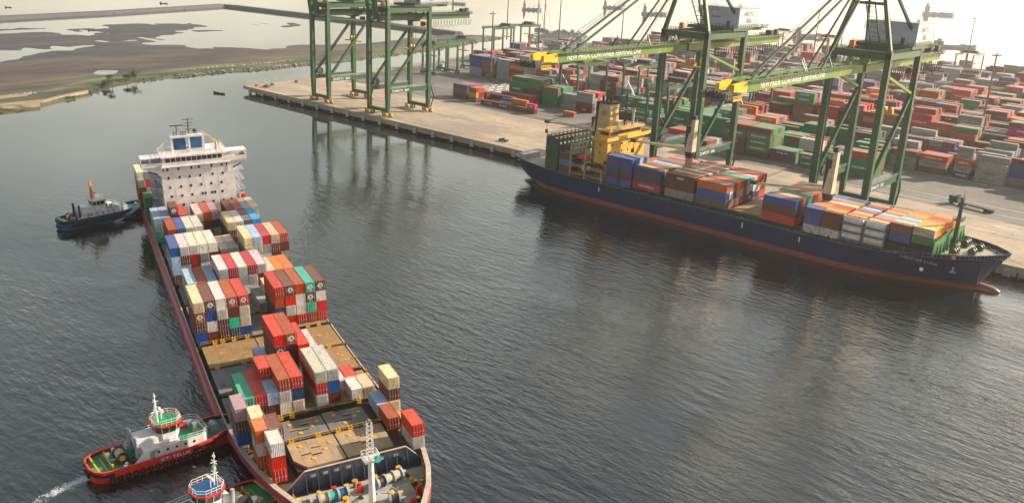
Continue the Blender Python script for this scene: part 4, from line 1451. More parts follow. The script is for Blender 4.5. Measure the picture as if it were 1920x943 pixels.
mb = MB()
mb.tube((-79.6, 285.9, 6.0), (-79.6, 285.6, 6.0), 0.6, n=14)
mb.build('thruster_mark', M_LETTER, sh2)
mb = MB()
for x in (-204, -141, -119.6):
    mb.box(x, x + 0.35, 284.10, 284.28, 5.2, 7.0)
mb.build('draught_mark', M_LETTER, sh2)
mb = MB()
mb.beam((-71.5, 289.2, 8.0), (-71.5, 289.0, 6.4), 0.5)
mb.box(-72.3, -70.6, 288.8, 289.3, 6.2, 6.6)
mb.build('anchor', M_GREYP, sh2)
# bow gear
mb = MB()
mb.plate([(-77.0, 285.0, 10.6), (-77.0, 285.0, 15.2), (-76.4, 300.4, 17.4), (-77.0, 315.6, 15.2), (-77.0, 315.6, 10.6)], (-0.3, 0, 0))
for i in range(9):
    y = 287 + i * 3.3
    mb.plate([(-76.9, y, 10.6), (-75.9, y, 10.6), (-76.7, y, 15.0)], (0, 0.15, 0))
mb.build('wave_breaker', M_WBGREEN, sh2)
mb = MB()
mb.tube((-75.6, C2, 10.6), (-75.6, C2, 27.0), 0.75, 0.55, 10)
mb.box(-77, -74.2, C2 - 1.6, C2 + 1.6, 20.0, 20.3)
mb.rail([(-77, C2 - 1.6, 20.3), (-74.2, C2 - 1.6, 20.3), (-74.2, C2 + 1.6, 20.3)], 1.1, 0.06, 0.9)
mb.box(-76, -75.2, C2 - 1.2, C2 + 1.2, 26.6, 27.6)
mb.tube((-75.6, C2 + 0.8, 27.4), (-75.6, C2 + 0.8, 29.4), 0.1, n=5)
mb.build('foremast', M_DKSTEEL, sh2)
for x, y, n in ((-73.2, 291.5, 2), (-73.4, 304.2, 2), (-69.0, 296.2, 1), (-68.6, 302.5, 1)):
    mb = MB()
    for i in range(n + 1):
        mb.tube((x, y + i * 1.8 - 0.2, 12.1), (x, y + i * 1.8 + 0.2, 12.1), 1.15, n=12)
    mb.box(x - 1.1, x + 1.1, y - 0.5, y + n * 1.8 + 0.5, 10.8, 11.2)
    w_ = mb.build('mooring_winch', M_DGREEN, sh2)
    for i in range(n):
        mb = MB()
        mb.tube((x, y + i * 1.8 + 0.3, 12.1), (x, y + i * 1.8 + 1.5, 12.1), 0.85, n=12)
        mb.build('rope_drum', M_ROPE, w_)
mb = MB()
for x, y in ((-66.5, 293.0), (-65.7, 293.6), (-64, 298), (-63.5, 303), (-71, 289), (-66.8, 307.5), (-70, 310.5)):
    mb.tube((x, y, 10.9), (x, y, 11.9), 0.35, n=8)
split_build(mb, 'bollard', M_BLACK, sh2)
mb = MB()
mb.rail([(-74.5, 288.2, 10.9), (-70.5, 291.5, 10.9)], 1.0, 0.07, 1.0)
mb.box(-72.2, -71.2, 287.8, 288.4, 10.8, 11.9)
mb.box(-70.5, -69.7, 299.8, 300.6, 10.9, 12.2)
mb.build('yellow_rail', M_YELLOW, sh2)
# stern: green cell guides, yellow posts
mb = MB()
for y in [285.0 + i * 2.66 for i in range(12)]:
    for x in (-232.4, -226.0):
        mb.beam((x, y, 9.0), (x, y, 22.9), 0.35)
for x in (-232.4, -226.0):
    for z in (11.6, 14.4, 17.2, 20.0, 22.9):
        mb.beam((x, 285, z), (x, 314.3, z), 0.3, 0.3)
for y in (285.0, 314.3):
    for z in (11.6, 14.4, 17.2, 20.0, 22.9):
        mb.beam((-232.4, y, z), (-226.0, y, z), 0.3)
mb.box(-232.3, -231.9, 285.2, 314.1, 9.0, 17.0)
mb.box(-232.2, -226.2, 284.75, 284.82, 9.0, 22.5)
for y in [285.0 + i * 2.66 for i in range(12)]:
    mb.box(-226.1, -225.86, y - 0.55, y + 0.55, 9.2, 22.7)
for z in (12.9, 15.8, 18.7, 21.4):
    mb.box(-226.15, -225.9, 285, 314.3, z, z + 1.0)
    mb.box(-232.35, -232.0, 285, 314.3, z, z + 1.0)
mb.rail([(-232.2, 285, 22.9), (-232.2, 314, 22.9)], 1.1, 0.07, 2.6)
mb.build('cell_guide', M_DGREEN, sh2)
mb = MB()
for x in (-219.4, -212.0, -203.6):
    for y in (285.0, 314.6):
        mb.beam((x, y, 8.4), (x, y, 22.6 if x < -210 else 13.4), 0.7)
for z in (12.0, 15.2, 18.6, 22.2):
    mb.beam((-219.4, 285.0, z), (-219.4, 300.0, z), 0.4)
for z in (9.6, 12.8):
    mb.box(-219.4, -202.4, 284.9, 286.4, z, z + 0.3)
    mb.rail([(-219, 284.95, z), (-202.6, 284.95, z)], 1.1, 0.07, 1.8)
mb.build('side_frame', M_TAN, sh2)
mb = MB()
for _ in range(46):
    x, y, z = R.uniform(-218, -204), R.uniform(286.2, 289), R.choice((8.6, 9.9, 13.1, 15.6))
    mb.box(x, x + R.uniform(0.4, 1.6), y, y + 0.6, z, z + R.uniform(0.5, 1.7))
mb.build('side_machinery', M_DKSTEEL, sh2)
mb = MB()
mb.loft([[(-217.5 + x, 287.2 + 1.2 * r * math.cos(t), 16.6 + r * math.sin(t)) for t in [2 * PI * i / 8 for i in range(8)]] for x, r in ((0, 0.1), (0.5, 0.8), (2, 1.2), (5, 1.2), (6.6, 0.7), (7.1, 0.1))])
mb.build('lifeboat', M_REDP, sh2, smooth=True)
mb = MB()
mb.box(-254, -244, 284.9 + 7, 309, 9.2, 9.4)
mb.box(-249.5, -245.5, 287.0, 297.0, 9.0, 12.2)
mb.build('stern_house', M_GREYP, sh2)
# yellow bridge
mb = MB()
mb.box(-209.8, -203.6, 287.6, 313.4, 15.6, 25.0)
b2 = mb.build('bridge_tower', M_BRIDGEY, sh2)
mb = MB()
mb.box(-209.4, -203.8, 289.0, 313.0, 8.4, 15.6)
mb.box(-213.5, -209.4, 292.0, 311.8, 8.4, 14.6)
mb.build('engine_casing', M_TAN, b2)
mb = MB()
for z in (12.4, 15.4, 18.4, 21.6):
    mb.box(-203.6, -203.54, 287.6, 313.4, z, z + 0.14)
    mb.box(-209.8, -203.6, 287.52, 287.6, z, z + 0.14)
mb.build('deck_edge', M_TAN, b2)
for zi, (z, ys) in enumerate(((23.0, (290.0, 291.0, 296.5, 297.5, 302.0, 303.2, 305.8)), (20.0, (289.2, 293.0, 297.5, 301.5, 306.0, 310.0)), (17.0, (289.2, 292.2, 296.5, 300, 304)), (13.9, (289.0, 292.5)))):
    for y in ys:
        mb = MB()
        mb.box(-203.6, -203.54, y - 0.35, y + 0.35, z - 0.45, z + 0.45)
        mb.build('window', M_GLASS, b2)
for z in (22.9, 19.9):
    mb = MB()
    mb.box(-207.6, -206.9, 287.53, 287.6, z - 0.4, z + 0.4)
    mb.build('window', M_GLASS, b2)
mb = MB()
mb.box(-209.6, -202.2, 285.2, 315.8, 25.0, 25.4)
for a, b_ in (((-202.4, 285.3), (-202.4, 315.7)), ((-209.5, 285.3), (-202.4, 285.3)), ((-209.5, 315.7), (-202.4, 315.7))):
    mb.beam((a[0], a[1], 25.9), (b_[0], b_[1], 25.9), 0.18, 1.1)
mb.box(-209.2, -204.4, 289.5, 311.5, 25.4, 28.4)
mb.box(-209.8, -203.6, 288.4, 312.6, 28.4, 28.8)
nb = mb.build('navigation_bridge', M_BRIDGEY, sh2)
mb = MB()
mb.box(-204.42, -204.35, 290.0, 311.0, 26.7, 28.0)
mb.box(-209.0, -204.8, 289.43, 289.5, 26.7, 28.0)
mb.build('bridge_windows', M_GLASS, nb)
mb = MB()
mb.rail([(-203.8, 288.6, 28.8), (-203.8, 312.4, 28.8)], 1.0, 0.06, 2.0)
mb.rail([(-209.6, 288.6, 28.8), (-203.8, 288.6, 28.8)], 1.0, 0.06, 2.0)
mb.tube((-205.5, 306.5, 28.8), (-205.5, 306.5, 34.0), 0.5, n=8)
mb.ball((-205.5, 306.5, 34.8), 0.95)
mb.tube((-206, 297, 28.8), (-206, 297, 31.6), 0.4, n=8)
mb.box(-207, -205, 295.4, 298.6, 31.5, 31.8)
mb.ball((-207.5, 293.5, 30.0), 0.6)
for y in (300.5, 302.2, 309.0):
    mb.tube((-205, y, 28.8), (-205, y, 31.2), 0.15, n=5)
mb.build('roof_antenna', M_CREAM, nb)
mb = MB()
mb.loft([[(-217.0, 297.4, 25), (-210.2, 297.4, 25), (-210.2, 303.8, 25), (-217.0, 303.8, 25)], [(-216.4, 297.8, 37.2), (-211.0, 297.8, 37.2), (-211.0, 303.4, 37.2), (-216.4, 303.4, 37.2)]])
mb.box(-217.2, -210.0, 297.2, 304.0, 8.4, 25.0)
fn = mb.build('funnel', M_FUNNEL, sh2)
mb = MB()
mb.box(-216.6, -210.8, 297.6, 303.6, 37.2, 38.0)
for i in range(5):
    x, y = -215.6 + (i % 3) * 2.0, 299 + (i // 3) * 2.6
    mb.tube((x, y, 38.0), (x, y, 40.4), 0.45, n=8)
mb.box(-217.9, -216.6, 297.6, 303.6, 25.5, 37.8)
mb.build('funnel_top', M_BLACK, fn)
mb = MB()
for k in range(16):
    t0, t1 = 2 * PI * k / 16, 2 * PI * (k + 1) / 16
    mb.tube((-213.6 + 0.9 * math.cos(t0), 297.55, 33.3 + 0.9 * math.sin(t0)), (-213.6 + 0.9 * math.cos(t1), 297.55, 33.3 + 0.9 * math.sin(t1)), 0.08, n=4)
mb.beam((-214.2, 297.55, 33.0), (-213.0, 297.55, 33.6), 0.14)
mb.build('funnel_emblem', M_DKSTEEL, fn)
mb = MB()
mb.tube((-208.2, 305.0, 28.8), (-208.2, 305.0, 41.0), 0.65, 0.4, 8)
for z, w_ in ((35.0, 2.4), (37.6, 1.8), (39.8, 1.2)):
    mb.box(-208.9, -207.5, 305 - w_, 305 + w_, z, z + 0.35)
    mb.tube((-208.2, 305 - w_, z), (-208.2, 305 - w_, z + 1.2), 0.2, n=5)
mb.tube((-208.2, 305.0, 41.0), (-208.2, 305, 44.5), 0.12, n=5)
mb.build('radar_mast', M_BLACK, sh2)

def ship_crane(x, y, zb, zt, ztow, tip, emblem=True):
    """slewing cargo crane: fat post, tower with dark machinery, jib and luffing wires"""
    mb = MB()
    mb.tube((x, y, zb), (x, y, zt), 1.5, n=14)
    c_ = mb.build('cargo_crane', M_TAN, sh2)
    mb = MB()
    mb.tube((x, y, zt), (x, y, zt + 2.2), 1.7, 2.0, n=14)
    mb.build('slew_ring', M_BLACK, c_)
    mb = MB()
    mb.loft([[(x - 1.5, y - 1.6, zt + 2.2), (x + 1.6, y - 1.6, zt + 2.2), (x + 1.6, y + 1.6, zt + 2.2), (x - 1.5, y + 1.6, zt + 2.2)], [(x + 0.2, y - 1.1, ztow), (x + 1.6, y - 1.1, ztow), (x + 1.6, y + 1.1, ztow), (x + 0.2, y + 1.1, ztow)]])
    tw = mb.build('crane_tower', M_CREAM, c_)
    mb = MB()
    mb.box(x - 1.9, x + 0.2, y - 1.3, y + 1.3, zt + 3.5, ztow - 2.5)
    mb.box(x - 0.3, x + 1.4, y - 0.9, y + 0.9, ztow, ztow + 1.6)
    split_build(mb, 'crane_winch', M_BLACK, c_)
    if emblem:
        mb = MB()
        for k in range(14):
            t0, t1 = 2 * PI * k / 14, 2 * PI * (k + 1) / 14
            mb.tube((x + 0.9 + 0.55 * math.cos(t0), y - 1.62 + 0.1, zt + 5.6 + 0.8 * math.sin(t0)), (x + 0.9 + 0.55 * math.cos(t1), y - 1.62 + 0.1, zt + 5.6 + 0.8 * math.sin(t1)), 0.09, n=4)
        mb.build('tower_emblem', M_REDP, c_)
    mb = MB()
    t_ = Vector(tip)
    root = Vector((x - 1.2, y, zt + 3.0))
    for s in (-0.9, 0.9):
        mb.beam(root + Vector((0, s, 0)), t_ + Vector((0, s * 0.45, 0)), 0.35, 1.15, 0.3, 0.6)
    for i in range(9):
        p = root.lerp(t_, i / 8)
        mb.beam(p + Vector((0, -0.9 + 0.45 * i / 8, 0)), p + Vector((0, 0.9 - 0.45 * i / 8, 0)), 0.3)
    jb = mb.build('crane_jib', M_CREAM, c_)
    mb = MB()
    mb.box(t_.x - 1.6, t_.x + 0.8, t_.y - 0.9, t_.y + 0.9, t_.z - 0.5, t_.z + 0.8)
    mb.tube(t_ + Vector((-0.8, 0, -0.4)), t_ + Vector((-0.8, 0, -3.4)), 0.08, n=4)
    mb.box(t_.x - 1.3, t_.x - 0.3, t_.y - 0.4, t_.y + 0.4, t_.z - 4.9, t_.z - 3.3)
    mb.build('hook_block', M_DKSTEEL, c_)
    mb = MB()
    for s in (-0.6, 0.6):
        mb.beam((x + 0.6, y + s, ztow + 1.4), t_ + Vector((0, s * 0.6, 0.7)), 0.09)
        mb.beam((x + 0.2, y + s, ztow + 0.8), t_ + Vector((0.8, s * 0.4, 0.7)), 0.07)
    mb.build('luffing_wire', M_BLACK, c_)
ship_crane(-173.4, 299, 8, 22.6, 37.0, (-198.6, 299, 24.6))
ship_crane(-117.9, 299, 8, 18.0, 34.6, (-145.4, 299, 18.2))
ship_crane(-218.6, 300, 8, 23.0, 33.5, (-243.5, 299, 25.2), False)

# mooring lines of the navy ship
for i, (y, x, lab) in enumerate(((297, -61.0, 'slack mooring line from navy bow, waterside fairlead'), (303, -62.5, 'slack mooring line from navy bow, quayside fairlead'), (300, -60.5, 'slack mooring line from the very stem of navy ship'))):
    mb = MB()
    e_ = Vector((-35 - (y - 297), 319.6, 4.4))
    pts = [Vector((x, y, 11.6)).lerp(e_, q / 10) - Vector((0, 0, 4.8 * (q / 10) * (1 - q / 10))) for q in range(11)]
    mb.path(pts, 0.09, 4)
    tag(mb.build('mooring_line', M_ROPE), lab, 'rope', 'mooring lines of the navy ship')

# cargo of the navy ship: near side, ends and top tier as single containers
G2 = 'containers on the navy ship'
PAL2 = {'c': 'NYTXBNWTXMOB', 'd': 'MTYTWXGSTWYO', 'e': 'OBTOTMEAYTRM', 'f': 'BTYGEMTXTTMM', 'b': 'BBKALEXTBBNN'}
def ship2(phrase, x0, L, H, z0, side, tops, texts=None, n=12, low=99, drop=None, y0=285.0):
    """side: top->bottom colours of the water-side row; tops: colours of the top tier across the rows"""
    k = len(side)
    for r in range(n):
        kk = k + (drop.get(r, 0) if drop else 0)
        y = y0 + r * 2.53
        for t in range(kk):
            z = z0 + (kk - 1 - t) * H - (H if r >= low else 0.0)
            code = side[t] if r == 0 and t < k else (tops[r % len(tops)] if t == 0 else R.choice('MBTGNXWOR'))
            M = T((x0 + L, y, z))
            if r == 0 or t == 0:
                row = 'waterside row' if r == 0 else f'{ORD[r]} row from water'
                lab = f'{CC[code][1]} container, {row}, {tier_words(t, kk)}, {phrase}'
                container(M, L, H - 0.02, code, lab, G2, door=False, text=(texts or {}).get(t) if r == 0 else None)
            else:
                b_ = CC[code][0]
                FILL.box(x0 + 0.03, x0 + L - 0.03, y, y + CW, z, z + H - 0.03, col=b_)
ship2('stack beneath yellow bridge, farthest aft', -201.4, FO - 0.3, 2.85, 9.0, 'BBNB', 'BBKNLAEX', n=8, low=3)
ship2('second stack forward of yellow bridge', -195.4, FO - 0.3, 2.85, 9.0, 'BBMB', 'BBLBAEXTTN', n=10, low=4)
ship2('navy-sided stack lettered on its red base', -188.7, TE, 2.85, 9.9, 'NNC', 'NYTXALNTXMOB', {2: 'HYUNDAI'})
ship2('maroon stack with grey base', -174.2, TE, 2.95, 9.9, 'MMA', 'MTYTYXLSTWXO', {0: 'HMM'})
ship2('stack topped orange over blue', -160.9, TE, 2.95, 9.9, 'OBD', 'OPTOTMEAYTRM')
ship2('blue-topped stack beyond bare hatch', -134.7, TE, 2.9, 9.9, 'BMR', 'BTYGEMTXTTMM')
ship2('short blue and white stack by tanks', -119.2, FO - 0.4, 2.85, 9.1, 'BBW', 'BNUSTYTABB', n=10)
ship2('short maroon stack beside tanks', -113.4, FO + 0.4, 2.85, 9.1, 'MMW', 'MUSTTYAUNB', n=10)
ship2('short brown over blue stack', -91.2, FO + 0.4, 2.85, 12.9, 'XB', 'XYALAUUST', n=9, y0=285.9)
ship2('short cream over green stack', -84.4, FO + 0.4, 2.6, 13.6, 'YV', 'YUUUSTTUS', n=9, y0=286.4)

# tank containers by the water side
def tank(x0, y, z, L, label, band=None):
    r_ = thing('tank_container', label, 'tank', T((x0, y, z)), 'tank containers on the navy ship')
    mb = MB()
    mb.tube((0.35, 1.22, 1.3), (L - 0.35, 1.22, 1.3), 1.12, n=16)
    mb.ball((0.35, 1.22, 1.3), 1.12, 0.25, 1, 1, 12, 6)
    mb.ball((L - 0.35, 1.22, 1.3), 1.12, 0.25, 1, 1, 12, 6)
    mb.build('tank_shell', M_TANK if band is None else band, r_)
    mb = MB()
    for x in (0, L - 0.14):
        for y_ in (0, 2.3):
            mb.box(x, x + 0.14, y_, y_ + 0.14, 0, 2.6)
        for z_ in (0, 2.46):
            mb.box(x, x + 0.14, 0.14, 2.3, z_, z_ + 0.14)
    for y_ in (0, 2.3):
        mb.box(0.14, L - 0.14, y_, y_ + 0.12, 0, 0.14)
        mb.box(0.14, L - 0.14, y_, y_ + 0.12, 2.46, 2.6)
    mb.build('tank_frame', M_GREYP, r_)
    return r_
M_PINKT = paint('pinkish_tank', (0.62, 0.50, 0.50), 0.45, RUST, 0.2, 0.6)
TL = ['topmost', 'middle', 'lowest']
for c, x0 in enumerate((-106.2, -98.9)):
    for t in range(3):
        who = 'aft column' if c == 0 else 'forward column'
        tk = tank(x0, 285.0, 9.6 + (2 - t) * 2.65, FO + 0.4, f'{"pinkish" if c == 0 and t != 1 else "off-white"} tank container, {TL[t]} in the {who} at the navy side', M_PINKT if c == 0 and t != 1 else None)
        if c == 1 and t == 2:
            lettering('VAN DEN BOSCH', tk, (3.2, 0.08, 1.0), (1, 0, 0), (0, 0, 1), 0.6, 4.6, M_REDP)
for c, x0 in enumerate((-106.2, -98.9)):
    for r in range(1, 11):
        code = 'USYTALNTUB'[r - 1] if c == 0 else 'YTSALXUTON'[r - 1]
        lab = f'{CC[code][1]} container, {ORD[r]} row from water, behind the {"aft" if c == 0 else "forward"} tanks'
        container(T((x0 + FO, 285.0 + r * 2.53, 14.7)), FO, 2.57, code, lab, G2, door=False)
        for t in range(2):
            FILL.box(x0 + 0.03, x0 + FO, 285.0 + r * 2.53, 285.0 + r * 2.53 + CW, 9.5 + t * 2.6, 12.05 + t * 2.6, col=CC[R.choice('MBTGNXWOR')][0])
block(T((0, 0, 0)), 'cell guides at the navy stern', G2, -219.6, 285.4, 2.6, FO, 2.45, ['MKM', 'BNM', 'NBT'], w0=9.5, doors=0, side='water')

# ================================================================ QUAY CRANES
def wheel_set(M, parent):
    """four-wheel travelling bogies under one corner"""
    mb = MB()
    mb.box(-3.6, 3.6, -0.5, 0.5, 1.9, 2.5)
    for x in (-2.2, 2.2):
        mb.plate([(x - 1.7, -0.45, 0.9), (x + 1.7, -0.45, 0.9), (x + 0.5, -0.45, 1.9), (x - 0.5, -0.45, 1.9)], (0, 0.9, 0))
        mb.box(x - 0.5, x + 0.5, 0.5, 0.95, 0.8, 1.5)
    b = mb.build('wheel_bogie', M_UYEL, parent, M=M)
    mb = MB()
    for x in (-3.1, -1.3, 1.3, 3.1):
        mb.tube((x, -0.3, 0.5), (x, 0.3, 0.5), 0.5, n=10)
    split_build(mb, 'wheel', M_DKSTEEL, b)
M_UYEL = paint('bogie_yellow', (0.58, 0.30, 0.02), 0.5, (0.12, 0.07, 0.03), 0.8, 0.9)

def sts(xc, w, label, number, boom_down, spreader_y, spreader_z, ztop=60.0):
    r = thing('quay_crane', label, 'crane', T((xc, 325.0, 4.0)), 'ship to shore cranes on the wharf')
    xs = (-w / 2, w / 2)
    D = 30.0
    for y in (0, D):
        for x in xs:
            mb = MB()
            s = 1 if x < 0 else -1
            mb.beam((x, y, 2.4), (x, y, 14.5), 1.7, 1.7, 2.5, 2.3, ref=(0, 1, 0))
            mb.beam((x, y, 14.5), (x, y, ztop), 2.5, 2.3, 2.0, 2.1, ref=(0, 1, 0))
            for z in range(18, int(ztop), 9):
                mb.box(x - 1.32, x + 1.32, y - 1.22, y + 1.22, z, z + 0.25)
            if y == 0 or x > 0:
                mb.beam((x + s * 1.3, y + 0.6, 3), (x + s * 1.3, y + 0.6, ztop), 0.25)
            mb.build('leg', M_CGREEN, r)
    for y in (0, D):
        mb = MB()
        mb.box(-w / 2 - 0.9, w / 2 + 0.9, y - 0.8, y + 0.8, 2.5, 4.2)
        mb.build('sill_beam', M_CGREEN, r)
        for x in xs:
            wheel_set(T((x, y, 0)), r)
            mb = MB()
            mb.beam((x * 0.45, y, 0.4), (x * 0.45, y, 2.6), 0.6)
            mb.build('tie_down', M_DGREEN, r)
    for x in xs:
        mb = MB()
        mb.box(x - 0.75, x + 0.75, 1.2, D - 1.1, 12.6, 14.8)
        pb = mb.build('portal_beam', M_CGREEN, r)
        mb = MB()
        mb.rail([(x - 0.9, 1.2, 14.85), (x - 0.9, D - 1.2, 14.85)], 1.1, 0.06, 1.6)
        mb.rail([(x + 0.9, 1.2, 14.85), (x + 0.9, D - 1.2, 14.85)], 1.1, 0.06, 1.6)
        mb.build('portal_railing', M_GREYP, pb)
        if x > 0:
            lettering('NPCT1  ' + number, pb, (x + 0.78, 9.5, 13.1), (0, 1, 0), (0, 0, 1), 1.25, 10.5)
            mb = MB()
            for k in range(12):
                t0, t1 = 2 * PI * k / 12, 2 * PI * (k + 1) / 12
                mb.tube((x + 0.78, 3.2 + 0.6 * math.cos(t0), 13.7 + 0.6 * math.sin(t0)), (x + 0.78, 3.2 + 0.6 * math.cos(t1), 13.7 + 0.6 * math.sin(t1)), 0.12, n=4)
            mb.beam((x + 0.78, 2.8, 13.5), (x + 0.78, 3.6, 14.0), 0.12)
            mb.build('crane_emblem', M_LETTER, pb)
        mb = MB()
        mb.beam((x, 0.6, 15.2), (x, D - 0.4, 46.5), 1.25, 1.25)
        mb.build('diagonal_brace', M_CGREEN, r)
        mb = MB()
        mb.beam((x, 0.6, ztop - 5.5), (x, D - 0.6, 46.0), 1.0, 1.0)
        mb.build('upper_brace', M_BOOMG if boom_down else M_CGREEN, r)
        mb = MB()
        mb.box(x - 0.9, x + 0.9, -1.0, D + 1.0, ztop, ztop + 2.2)
        mb.rail([(x + 0.8, -1, ztop + 2.2), (x + 0.8, D, ztop + 2.2)], 1.1, 0.07, 2.0)
        mb.build('upper_girder', M_CGREEN, r)
    for y in (0.0, D):
        mb = MB()
        mb.box(-w / 2 - 1.0, w / 2 + 1.0, y - 1.0, y + 1.0, ztop + 0.005, ztop + 2.6)
        mb.rail([(-w / 2, y - 0.9, ztop + 2.6), (w / 2, y - 0.9, ztop + 2.6)], 1.1, 0.07, 1.8)
        mb.build('cross_beam', M_CGREEN, r)
    # girder over the land side, with its walkway, festoon loops and end platform
    GZ0, GZ1 = ztop - 4.7, ztop - 1.6
    yb = D + 46.0 if number in ('805', '806') else D + 36
    mb = MB()
    for x in (-3.2, 3.2):
        mb.box(x - 0.7, x + 0.7, -3.0, yb, GZ0, GZ1)
    for y in np.arange(2, yb, 7):
        mb.box(-2.5, 2.5, y, y + 0.6, GZ1 - 1.0, GZ1 - 0.2)
    for y in (0.0, D):
        for x in (-3.2, 3.2):
            mb.box(x - 0.4, x + 0.4, y - 0.5, y + 0.5, GZ1, ztop + 0.01)
    gd = mb.build('trolley_girder', M_BOOMG if boom_down else M_CGREEN, r)
    mb = MB()
    for x in (-4.6, 4.6):
        mb.box(x - 0.6, x + 0.6, -3, yb, GZ1 - 0.5, GZ1 - 0.35)
        mb.rail([(x * 1.1, -3, GZ1 - 0.35), (x * 1.1, yb, GZ1 - 0.35)], 1.1, 0.06, 2.2)
    mb.box(-5, 5, yb - 3, yb + 1.5, GZ1 - 0.8, GZ1 - 0.6)
    mb.rail([(-5, yb - 3, GZ1 - 0.6), (5, yb - 3, GZ1 - 0.6), (5, yb + 1.5, GZ1 - 0.6), (-5, yb + 1.5, GZ1 - 0.6), (-5, yb - 3, GZ1 - 0.6)], 1.3, 0.08, 1.2)
    mb.box(-2, 0.5, yb - 3, yb, GZ1 - 0.6, GZ1 + 2.0)
    mb.box(1.5, 3.2, yb - 2, yb, GZ1 - 0.6, GZ1 + 2.6)
    mb.build('girder_walkway', M_DKSTEEL, gd)
    mb = MB()
    y = D + (2 if not boom_down else -14)
    while y < yb - 1:
        st = R.uniform(1.6, 2.6)
        dp = R.uniform(4.0, 5.6) if y < yb - 12 else R.uniform(3.2, 4.2)
        pts = [(5.3, y + st * q / 8, GZ0 - dp * math.sin(PI * q / 8) ** 0.6) for q in range(9)]
        mb.path(pts, 0.11, 4)
        y += st
    mb.build('festoon_cable', M_BLACK, gd)
    # boom
    if boom_down:
        mb = MB()
        tip = -95.0 if number == '805' else -92.0
        for x in (-2.6, 2.6):
            mb.box(x - 0.65, x + 0.65, tip + 7, -3.1, GZ0, GZ1)
        for y in np.arange(tip + 8, -4, 8):
            mb.box(-1.9, 1.9, y, y + 0.6, GZ0 + 0.3, GZ1 - 0.4)
        bm = mb.build('boom', M_BOOMG, r)
        mb = MB()
        for x in (-2.6, 2.6):
            mb.beam((x, tip + 7, (GZ0 + GZ1) / 2), (x * 0.9, tip, (GZ0 + GZ1) / 2), 1.34, 3.0, 1.2, 2.0)
        mb.build('boom_tip', paint('boom_tip_yellow', (0.72, 0.42, 0.01), 0.45, RUST, 0.2, 0.5), bm)
        mb = MB()
        mb.box(-4.4, 4.4, tip - 6.0, tip - 0.1, GZ0 - 1.0, GZ0 - 0.8)
        mb.rail([(-4.4, tip - 6, GZ0 - 0.8), (4.4, tip - 6, GZ0 - 0.8), (4.4, tip, GZ0 - 0.8)], 1.2, 0.09, 1.2)
        mb.rail([(-4.4, tip - 6, GZ0 - 0.8), (-4.4, tip, GZ0 - 0.8)], 1.2, 0.09, 1.2)
        for i in range(6):
            mb.box(-3.6 + i * 1.2, -3.0 + i * 1.2, tip - 4.5, tip - 1, GZ0 - 0.8, GZ0 + R.uniform(0.2, 1.6))
        mb.build('tip_sheave', M_DKSTEEL, bm)
        mb = MB()
        mb.box(1.5, 4.6, tip - 3.0, tip + 2.0, GZ0 - 1.6, GZ0 - 1.1)
        mb.rail([(4.5, tip - 3.0, GZ0 - 1.2), (4.5, tip + 2, GZ0 - 1.2)], 0.9, 0.1, 1.0)
        mb.build('tip_platform', M_YELLOW, bm)
        mb = MB()
        for x in (-3.9, 3.9):
            mb.box(x - 0.5, x + 0.5, tip + 7, -3.2, GZ1 - 0.15, GZ1)
            mb.rail([(x * 1.12, tip + 7, GZ1), (x * 1.12, -4, GZ1)], 1.1, 0.06, 2.2)
        for y in (-72, -71, -48, -47, -30, -29.2, -28, -8, -6.5):
            mb.beam((R.choice((-2, 2)), y, GZ1), (0, y + 0.2, GZ1 + R.uniform(2.0, 4.4)), 0.28)
        mb.build('boom_walkway', M_DKSTEEL, bm)
        lettering('NEW PRIOK CONTAINER TERMINAL ONE', bm, (3.28, -58.0, GZ0 + 0.65), (0, 1, 0), (0, 0, 1), 2.0, 44.0)
        stays = [((-2.2, -76, GZ1), 1), ((2.2, -76, GZ1), 1), ((-2.2, -37, GZ1), 0), ((2.2, -37, GZ1), 0)]
    else:
        mb = MB()
        for x in (-2.6, 2.6):
            mb.beam((x, -3.4, GZ0 + 1), (x, -14, 60 + ztop), 1.5, 3.0, 1.3, 2.0, ref=(1, 0, 0))
        for i in range(1, 8):
            q = i / 8
            mb.box(-2.0, 2.0, -3.6 - 10.6 * q, -3.0 - 10.6 * q, GZ0 + (60 + ztop - GZ0) * q, GZ0 + (60 + ztop - GZ0) * q + 0.6)
        bm = mb.build('boom', M_CGREEN, r)
        stays = []
    # apex frame and stays
    AP = 93.0
    mb = MB()
    for x in xs:
        mb.beam((x, 0, ztop + 2.4), (x * 0.16, 1.5, AP), 1.5, 1.5, 1.1, 1.1, ref=(0, 1, 0))
    mb.box(-2.4, 2.4, 0.6, 2.4, AP - 0.5, AP + 0.9)
    mb.box(-w * 0.26, w * 0.26, 0.3, 1.5, ztop + 18, ztop + 19)
    mb.build('apex_frame', M_CGREEN, r)
    mb = MB()
    for x in xs:
        mb.beam((x * 0.16, 1.5, AP), (x, D, ztop + 2.4), 0.9, 0.9)
    mb.build('back_stay', M_CGREEN, r)
    if stays:
        mb = MB()
        for p, big in stays:
            mb.beam((p[0] * 0.6, 1.4, AP), p, 0.62 if big else 0.55, 0.62)
        mb.build('boom_stay', M_DGREEN, r)
        mb = MB()
        for x in (-1.3, 0.0, 1.3):
            mb.beam((x, 1.4, AP + 0.5), (x * 1.4, -83, GZ1 + 0.4), 0.13)
            mb.beam((x, 1.4, AP), (x * 1.4, -33, GZ1 + 0.4), 0.09)
            mb.beam((x, 1.4, AP), (x, D - 8, ztop + 10), 0.12)
        mb.build('hoist_rope', M_BLACK, r)
        mb = MB()
        for x in (-1.6, 1.6):
            mb.beam((x, 1.2, AP - 14), (x, D - 17, ztop + 3), 0.4)
        for i in range(9):
            p = Vector((0, 1.2, AP - 14)).lerp(Vector((0, D - 17, ztop + 3)), i / 9)
            mb.box(-1.6, 1.6, p.y - 0.1, p.y + 0.1, p.z - 0.1, p.z + 0.1)
        mb.build('apex_ladder', M_DGREEN, r)
